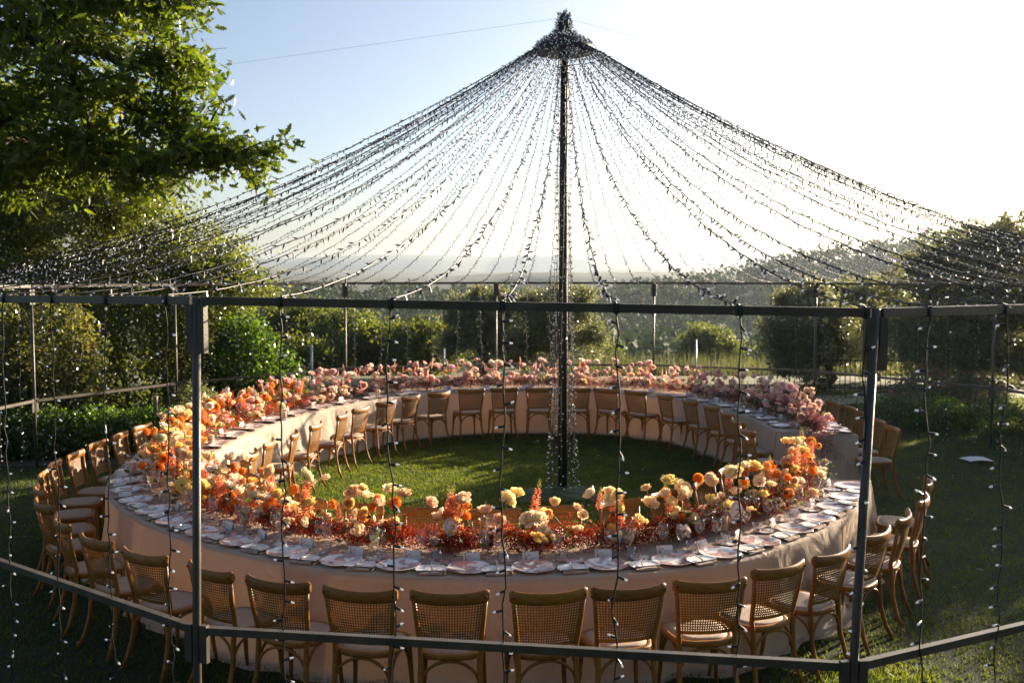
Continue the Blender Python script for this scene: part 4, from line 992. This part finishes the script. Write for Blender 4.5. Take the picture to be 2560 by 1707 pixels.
b = MB().mat(M_soil); b.grid(lambda u, v: (-10.5 + 6.2 * u, 14.45 + .55 * u + v * 1.9, .006 + .03 * math.sin(v * 3.1)), 24, 6); structure(ob('flower_bed', b.mesh('flower_bed')))
bush('grey_shrub', 'wispy grey-green shrub beside the wooden stake', 'shrub', [((-5.5, 17.1, .4), (.5, .4, .6))], 3500, .07, M_olive, NARROW)
b = MB().mat(M_post); b.bar((0, 0, 0), (0, 0, .95), .06, .06, up=(0, 1, 0)); tag(ob('wooden_stake', b.mesh('wooden_stake', False), None, (-5.62, 15.6, 0)), 'weathered wooden stake standing at the end of the hedge', 'stake')
def gz(x, y): return float(ground_z(x, y))
def olive(label, base, crown, twigs, per, group='olive trees beyond the lawn', size=.11, name='olive_tree'):
    bz = gz(base[0], base[1]); B_ = (base[0], base[1], bz); cc = [Vector(c) for c, r in crown]
    limbs = [([B_, (base[0] + .08, base[1], bz + .45), (base[0] - .05, base[1], bz + .95)], .17, .10)]
    for c in cc: limbs.append(([(base[0] - .02, base[1], bz + .8), Vector((base[0], base[1], bz + .9)).lerp(c, .55) + Vector((.1, 0, .1)), c], .075, .02))
    return tree(name, label, 'tree', B_, limbs, crown, twigs, per, size, M_olive, M_obark, NARROW, spread=.20, group=group, up=.15, twr=.008)
olive('round olive tree beyond the far flowers, hedge side of the pole', (-.95, 31), [((-1.0, 31, 1.35), (1.15, 1.2, 1.0)), ((-.5, 31, 1.9), (.75, .8, .75)), ((-1.6, 31, 1.7), (.6, .7, .7)), ((-1.9, 31, .7), (.6, .6, .8)), ((-.2, 31, .6), (.9, .7, .8)), ((-1.1, 31, 2.3), (.3, .3, .45))], 520, 60)
olive('round olive tree beyond the far flowers, behind the pole', (1.3, 31.6), [((1.35, 31.6, 1.35), (1.35, 1.3, 1.05)), ((2.0, 31.5, 1.9), (.7, .8, .7)), ((.6, 31.5, 1.9), (.55, .7, .65)), ((2.6, 31.5, .8), (.6, .6, .7)), ((.5, 31.5, .5), (.9, .7, .8)), ((1.4, 31.5, 2.35), (.35, .3, .4)), ((2.4, 31.5, 2.2), (.3, .3, .4))], 560, 60)
olive('dark olive tree by the iron railing', (7.8, 24.6), [((7.3, 24.5, 1.65), (1.1, 1.1, .95)), ((7.0, 24.5, 2.2), (.65, .7, .5)), ((7.9, 24.5, 1.3), (.75, .8, .8)), ((6.6, 24.5, 1.3), (.6, .6, .9)), ((7.5, 24.5, 2.4), (.4, .4, .45)), ((7.1, 24.4, .7), (.7, .6, .7))], 480, 70)
olive('tallest olive tree, standing behind the coral blossom bush', (10.1, 22), [((9.7, 22, 2.3), (1.5, 1.5, 1.35)), ((11.2, 22, 2.6), (1.6, 1.6, 1.45)), ((10.2, 21.8, 3.3), (1.1, 1.2, .8)), ((8.9, 22, 1.5), (.7, .8, .9)), ((9.2, 22, 3.1), (.5, .5, .8)), ((10.9, 22, 3.6), (.6, .6, .8)), ((9.9, 21.6, 1.0), (1.2, .7, .8)), ((11.4, 21.7, 1.0), (1.2, .7, .9))], 1000, 62, size=.12)
olive('unseen olive tree added for shade at the lawn edge past the opening', (13.6, 18.6), [((13.4, 18.6, 2.4), (1.9, 1.8, 1.6)), ((12.2, 19.0, 3.2), (1.2, 1.2, .8))], 700, 60, size=.13)  # out of view, added to shade the lawn past the opening
olive('unseen olive tree added for shade past the tallest one on the lawn edge', (15.8, 22.4), [((15.4, 22.4, 2.5), (2.1, 1.9, 1.8)), ((13.9, 22.2, 2.9), (1.1, 1.1, 1.1))], 600, 56, size=.14)  # unseen, added to close a gap in the lawn's shade
olive('unseen olive tree added for shade at the far corner of the lawn', (17.0, 18.4), [((16.6, 18.4, 2.6), (2.0, 1.9, 1.9))], 520, 56, size=.14)  # another tree out of view, added for lawn shade
olive('unseen olive tree added for shade beside the lawn, well past the opening', (18.2, 15.6), [((18.0, 15.6, 2.7), (2.1, 2.0, 2.0))], 480, 52, size=.15)  # unseen, added to extend the shade across the lawn
olive('unseen olive tree added for shade beside the lawn, closest to the viewpoint', (17.4, 12.0), [((17.2, 12.0, 2.6), (2.0, 2.0, 1.9))], 420, 52, size=.15)  # also out of view, added to extend the shade
olive('unseen olive tree added to shade the near corner of the lawn', (13.0, 11.4), [((12.8, 11.6, 2.7), (2.5, 2.5, 2.2))], 760, 60, size=.14)  # out of view, added to keep sun off the near corner
olive('unseen olive tree added to shade the lawn outside the opening', (14.6, 14.2), [((14.4, 14.2, 2.7), (2.2, 2.1, 2.0))], 700, 60, size=.13)  # unseen, added to block the sun outside the opening
olive('silvery olive tree farther back between the railing and the tallest olive', (10.2, 28), [((10.0, 28, 1.6), (1.7, 1.5, 1.4)), ((8.9, 28, 1.1), (.9, .9, .9))], 480, 56, size=.13)
olive('silvery olive tree farthest past the path', (13.6, 27), [((13.4, 27, 1.9), (2.0, 1.7, 1.7)), ((11.9, 27, 1.2), (1.0, 1.0, 1.0))], 560, 56, size=.13)
# unseen evergreens added behind the viewpoint to block skylight and darken the near side
for x, y, r_, lab in ((-8.0, -7.0, 5.0, 'tall unseen evergreen added for shade behind the viewpoint, hedge side'), (2.5, -8.0, 5.5, 'tall unseen evergreen added for shade straight behind the viewpoint'), (12.5, -6.5, 4.8, 'tall unseen evergreen added for shade behind the viewpoint, opening side')):
    tree('added_evergreen_tree', lab, 'tree', (x, y, 0), [([(x, y, 0), (x, y, 4), (x, y, 8)], .35, .12)], [((x, y, 4.4), (r_, 3.0, 4.0))], 240, 26, .62, M_dark, M_bark, spread=.9, group='unseen evergreens added for shade behind the viewpoint')
# trees down the slope
def slope_tree(label, x, y, top, rx, twigs, per, mat_, size, name='slope_tree', group='trees down the slope'):
    bz = gz(x, y); h = top - bz; c = (x, y, bz + h * .56)
    return tree(name, label, 'tree', (x, y, bz), [([(x, y, bz), (x + .1, y, bz + h * .3), (x, y, bz + h * .6)], .16, .08), ([(x, y, bz + h * .35), (x + rx * .5, y, bz + h * .6)], .08, .03), ([(x, y, bz + h * .35), (x - rx * .5, y, bz + h * .62)], .08, .03)],
                [(c, (rx, rx, h * .44)), ((x - rx * .4, y - .2, c[2] + h * .12), (rx * .6, rx * .6, h * .30)), ((x + rx * .45, y, c[2] - h * .05), (rx * .6, rx * .6, h * .33))], twigs, per, size, mat_, M_bark, spread=.38, group=group, up=.3, twr=.02)
for x, y, top, rx, m_, lab in ((-13.6, 50, 1.3, 2.2, M_wild, 'golden-topped woodland tree nearest the laurel'), (-10.6, 51, 1.55, 2.1, M_wild, 'tallest golden-topped tree down the slope'), (-7.9, 49, 1.15, 1.8, M_wild, 'golden-topped tree next to the dark pair'),
                               (-6.0, 45, .55, 1.6, M_dark, 'dark rounded tree down the slope, farther from the olives'), (-3.9, 43, .65, 1.5, M_dark, 'dark rounded tree just beside the olives'), (-12.2, 44, .0, 1.7, M_dark, 'low dark tree below the golden tops'), (-9.2, 43, -.1, 1.7, M_dark, 'low dark tree in front of the golden tops'),
                               (-16.5, 52, 1.9, 2.4, M_wild, 'golden-topped tree partly hidden by the laurel')):
    slope_tree(lab, x, y, top + .35, rx * 1.12, 430, 30, m_, .20)
slope_tree('small round tree alone in the meadow', 12.05, 60, .05, 1.95, 620, 40, M_wild, .20, 'round_tree', None)
for x, y, top, rx, lab in ((16.5, 62, -.9, 1.6, 'low tree just past the round meadow tree'), (21, 66, -.6, 2.2, 'spreading tree farther along the meadow edge'), (7.3, 75, -1.9, 1.8, 'small pale tree on the meadow rise')):
    slope_tree(lab, x, y, top, rx, 160, 22, M_wild, .26)
# far woodland covering the valley and the hillside
n = 3600; xx = rng.uniform(-190, 330, n); yy = 78 + 270 * rng.uniform(0, 1, n) ** .8
keep = np.abs(xx) < yy * .72 + 12; xx, yy = xx[keep], yy[keep]
keep = ~((yy < 105) & (xx > 1) & (xx < 22)); xx, yy = xx[keep], yy[keep]; n = len(xx)
rr = rng.uniform(1.8, 3.6, n) * (1 + .0016 * (yy - 80)); zz = ground_z(xx, yy) + rr * .55
per = 46; d = rng.normal(size=(n, per, 3)); d /= np.linalg.norm(d, axis=2)[:, :, None]; d[:, :, 2] = np.abs(d[:, :, 2]) * 1.15 - .25
P = np.stack([xx, yy, zz], -1)[:, None] + d * (rr[:, None, None] * rng.uniform(.72, 1.08, (n, per, 1)))
V, F = leaf_arrays(P.reshape(-1, 3), 1.15, DIAMOND * np.array([1.6, 1, 1]), .5)
o = ob('forest', np_mesh('forest', V, F, [M_forest])); tag(o, 'hazy woodland covering the valley and hillside', 'forest', None, 'stuff')
# tall meadow grass beyond the lawn
n = 26000; xx = rng.uniform(1.5, 20, n); yy = 33 + 32 * rng.uniform(0, 1, n) ** 1.2; h = rng.uniform(.35, 1.0, n); zz = ground_z(xx, yy)
t = rng.normal(0, .12, (n, 3)); t[:, 2] = 1; a = rng.uniform(0, 3.14, n); w = np.stack([np.cos(a), np.sin(a), a * 0], -1) * .016; B0 = np.stack([xx, yy, zz], -1)
V = np.stack([B0 - w, B0 + w, B0 + t * h[:, None]], 1).reshape(-1, 3); o = ob('meadow_grass', np_mesh('meadow_grass', V, np.arange(3 * n).reshape(n, 3), [M_reed])); tag(o, 'tall pale meadow grass beyond the lawn', 'grass', None, 'stuff')
for px_, y_, top, lab in ((-5.45, 27, 1.05, 'thin grey stake before the golden-topped trees'), (-1.85, 27, .95, 'thin grey stake beside the round olive tree'), (5.0, 27, 1.2, 'thin grey stake before the round meadow tree')):
    b = MB().mat(M_grey); b.tube([(0, 0, -.3), (0, 0, top)], .028, 8); tag(ob('metal_stake', b.mesh('metal_stake'), None, (px_, y_, gz(px_, y_))), lab, 'stake')
# garden past the opening
for x, y, r_, lab in ((7.15, 18.6, .52, 'first'), (8.0, 18.5, .58, 'second'), (8.95, 18.3, .56, 'third'), (9.9, 18.0, .6, 'fourth'), (10.8, 17.6, .6, 'fifth')):
    bush('box_bush', 'low clipped box bush, %s along the bed by the olives' % lab, 'shrub', [((x, y, .18), (r_, r_ * .8, .42))], 3600, .05, M_laurel, group='clipped box bushes by the olives')
bush('blossom_bush', 'loose bush dotted with coral blossom below the tallest olive', 'shrub', [((8.5, 20.3, .4), (.8, .6, .55)), ((9.5, 20.4, .35), (.7, .6, .5))], 5200, .07, M_olive, extra=(260, .10, M_pinkbush))
bush('pale_bush', 'pale grey leafy bush at the end of the clipped bed', 'shrub', [((9.6, 16.9, .45), (.55, .5, .6))], 3800, .07, M_olive)
b = MB().mat(M_path); b.grid(lambda u, v: (6.4 + 8 * u, 21.6 + 1.0 * u + 1.5 * v + .8 * math.sin(u * 2.2), .008), 20, 3); structure(ob('path', b.mesh('path')), 'pale gravel path curving behind the clipped bushes')
T = thing('iron_railing', 'dark iron railing of thin upright bars beyond the path', 'railing', (6.6, 24.2, 0))
b = MB().mat(M_iron); b.bar((0, 0, .78), (4.4, -.5, .82), .03, .03); ob('top_bar', b.mesh('top_bar', False), T)
b = MB().mat(M_iron); b.bar((0, 0, .12), (4.4, -.5, .16), .03, .03); ob('bottom_bar', b.mesh('bottom_bar', False), T)
bm_ = MB().mat(M_iron); bm_.tube([(0, 0, .02), (0, 0, .79)], .009, 6); bm_ = bm_.mesh('upright_bar')
for k in range(37): ob('upright_bar', bm_, T, (.06 + k * .118, -.5 * (.06 + k * .118) / 4.4, .01))

# ------------------------------------------------------------------ grass
def blades(n, x0, x1, y0, y1, keep, hmin, hmax, w):
    xx = rng.uniform(x0, x1, n); yy = rng.uniform(y0, y1, n); k = keep(xx, yy); xx, yy = xx[k], yy[k]; n = len(xx)
    h = rng.uniform(hmin, hmax, n); a = rng.uniform(0, 6.283, n); ww = np.stack([np.cos(a), np.sin(a), a * 0], -1) * (w * rng.uniform(.6, 1.3, n))[:, None]
    t = rng.normal(0, .45, (n, 3)); t[:, 2] = 1; B0 = np.stack([xx, yy, np.zeros(n)], -1)
    return np.stack([B0 - ww, B0 + ww, B0 + t * h[:, None]], 1).reshape(-1, 3)
def inside(C, x, y):
    c = np.zeros(len(x), bool); j = len(C) - 1
    for i in range(len(C)):
        a, b_ = C[i], C[j]; m = ((a[1] > y) != (b_[1] > y)) & (x < (b_[0] - a[0]) * (y - a[1]) / (b_[1] - a[1] + 1e-12) + a[0]); c ^= m; j = i
    return c
IC = INN[::10]; OC = OUT[::10]
G = [blades(260000, -3.8, 3.8, 7.8, 18.2, lambda x, y: inside(IC, x, y), .016, .038, .0052),
     blades(170000, 2.0, 11.5, 4.2, 18.5, lambda x, y: (~inside(OC, x, y)) & (x < y * .60), .016, .04, .0052),
     blades(90000, -9.0, -2.0, 5.5, 15.0, lambda x, y: (~inside(OC, x, y)) & (x > -y * .58) & (y < 14.3 + .09 * (x + 10)), .016, .038, .0052),
     blades(30000, -2.5, 3.0, 4.6, 7.2, lambda x, y: ~inside(OC, x, y), .02, .05, .004),
     blades(60000, -9, 12, 18.3, 24.5, lambda x, y: ~inside(OC, x, y), .03, .07, .008)]
V = np.concatenate(G); o = ob('grass', np_mesh('grass', V, np.arange(len(V)).reshape(-1, 3), [M_grass])); tag(o, 'short mown lawn grass under and around the table', 'grass', None, 'stuff')

n = 420; xx = rng.uniform(-8, 10, n); yy = rng.uniform(5, 17, n); k = (~inside(OC, xx, yy)) | inside(IC, xx, yy); P = np.stack([xx[k], yy[k], rng.uniform(.028, .04, k.sum())], -1)
V, F = leaf_arrays(P, .06, DIAMOND, 3.0); o = ob('leaf_litter', np_mesh('leaf_litter', V, F, [M_litter])); tag(o, 'dry leaves and petals scattered over the lawn', 'leaf litter', None, 'stuff')

# ------------------------------------------------------------------ haze over the valley
hz = bpy.data.materials.new('valley haze'); N, L = nodes(hz); N.remove(N['Principled BSDF'])
pv = N.new('ShaderNodeVolumePrincipled'); pv.inputs['Color'].default_value = (.72, .86, 1, 1); pv.inputs['Density'].default_value = .00015; pv.inputs['Anisotropy'].default_value = .7
L.new(pv.outputs[0], N['Material Output'].inputs['Volume'])
b = MB().mat(hz); b.box((0, 2200, 27), (8800, 4600, 136)); o = ob('haze', b.mesh('haze', False)); o['kind'] = 'stuff'; o['label'] = 'pale haze lying over the valley'
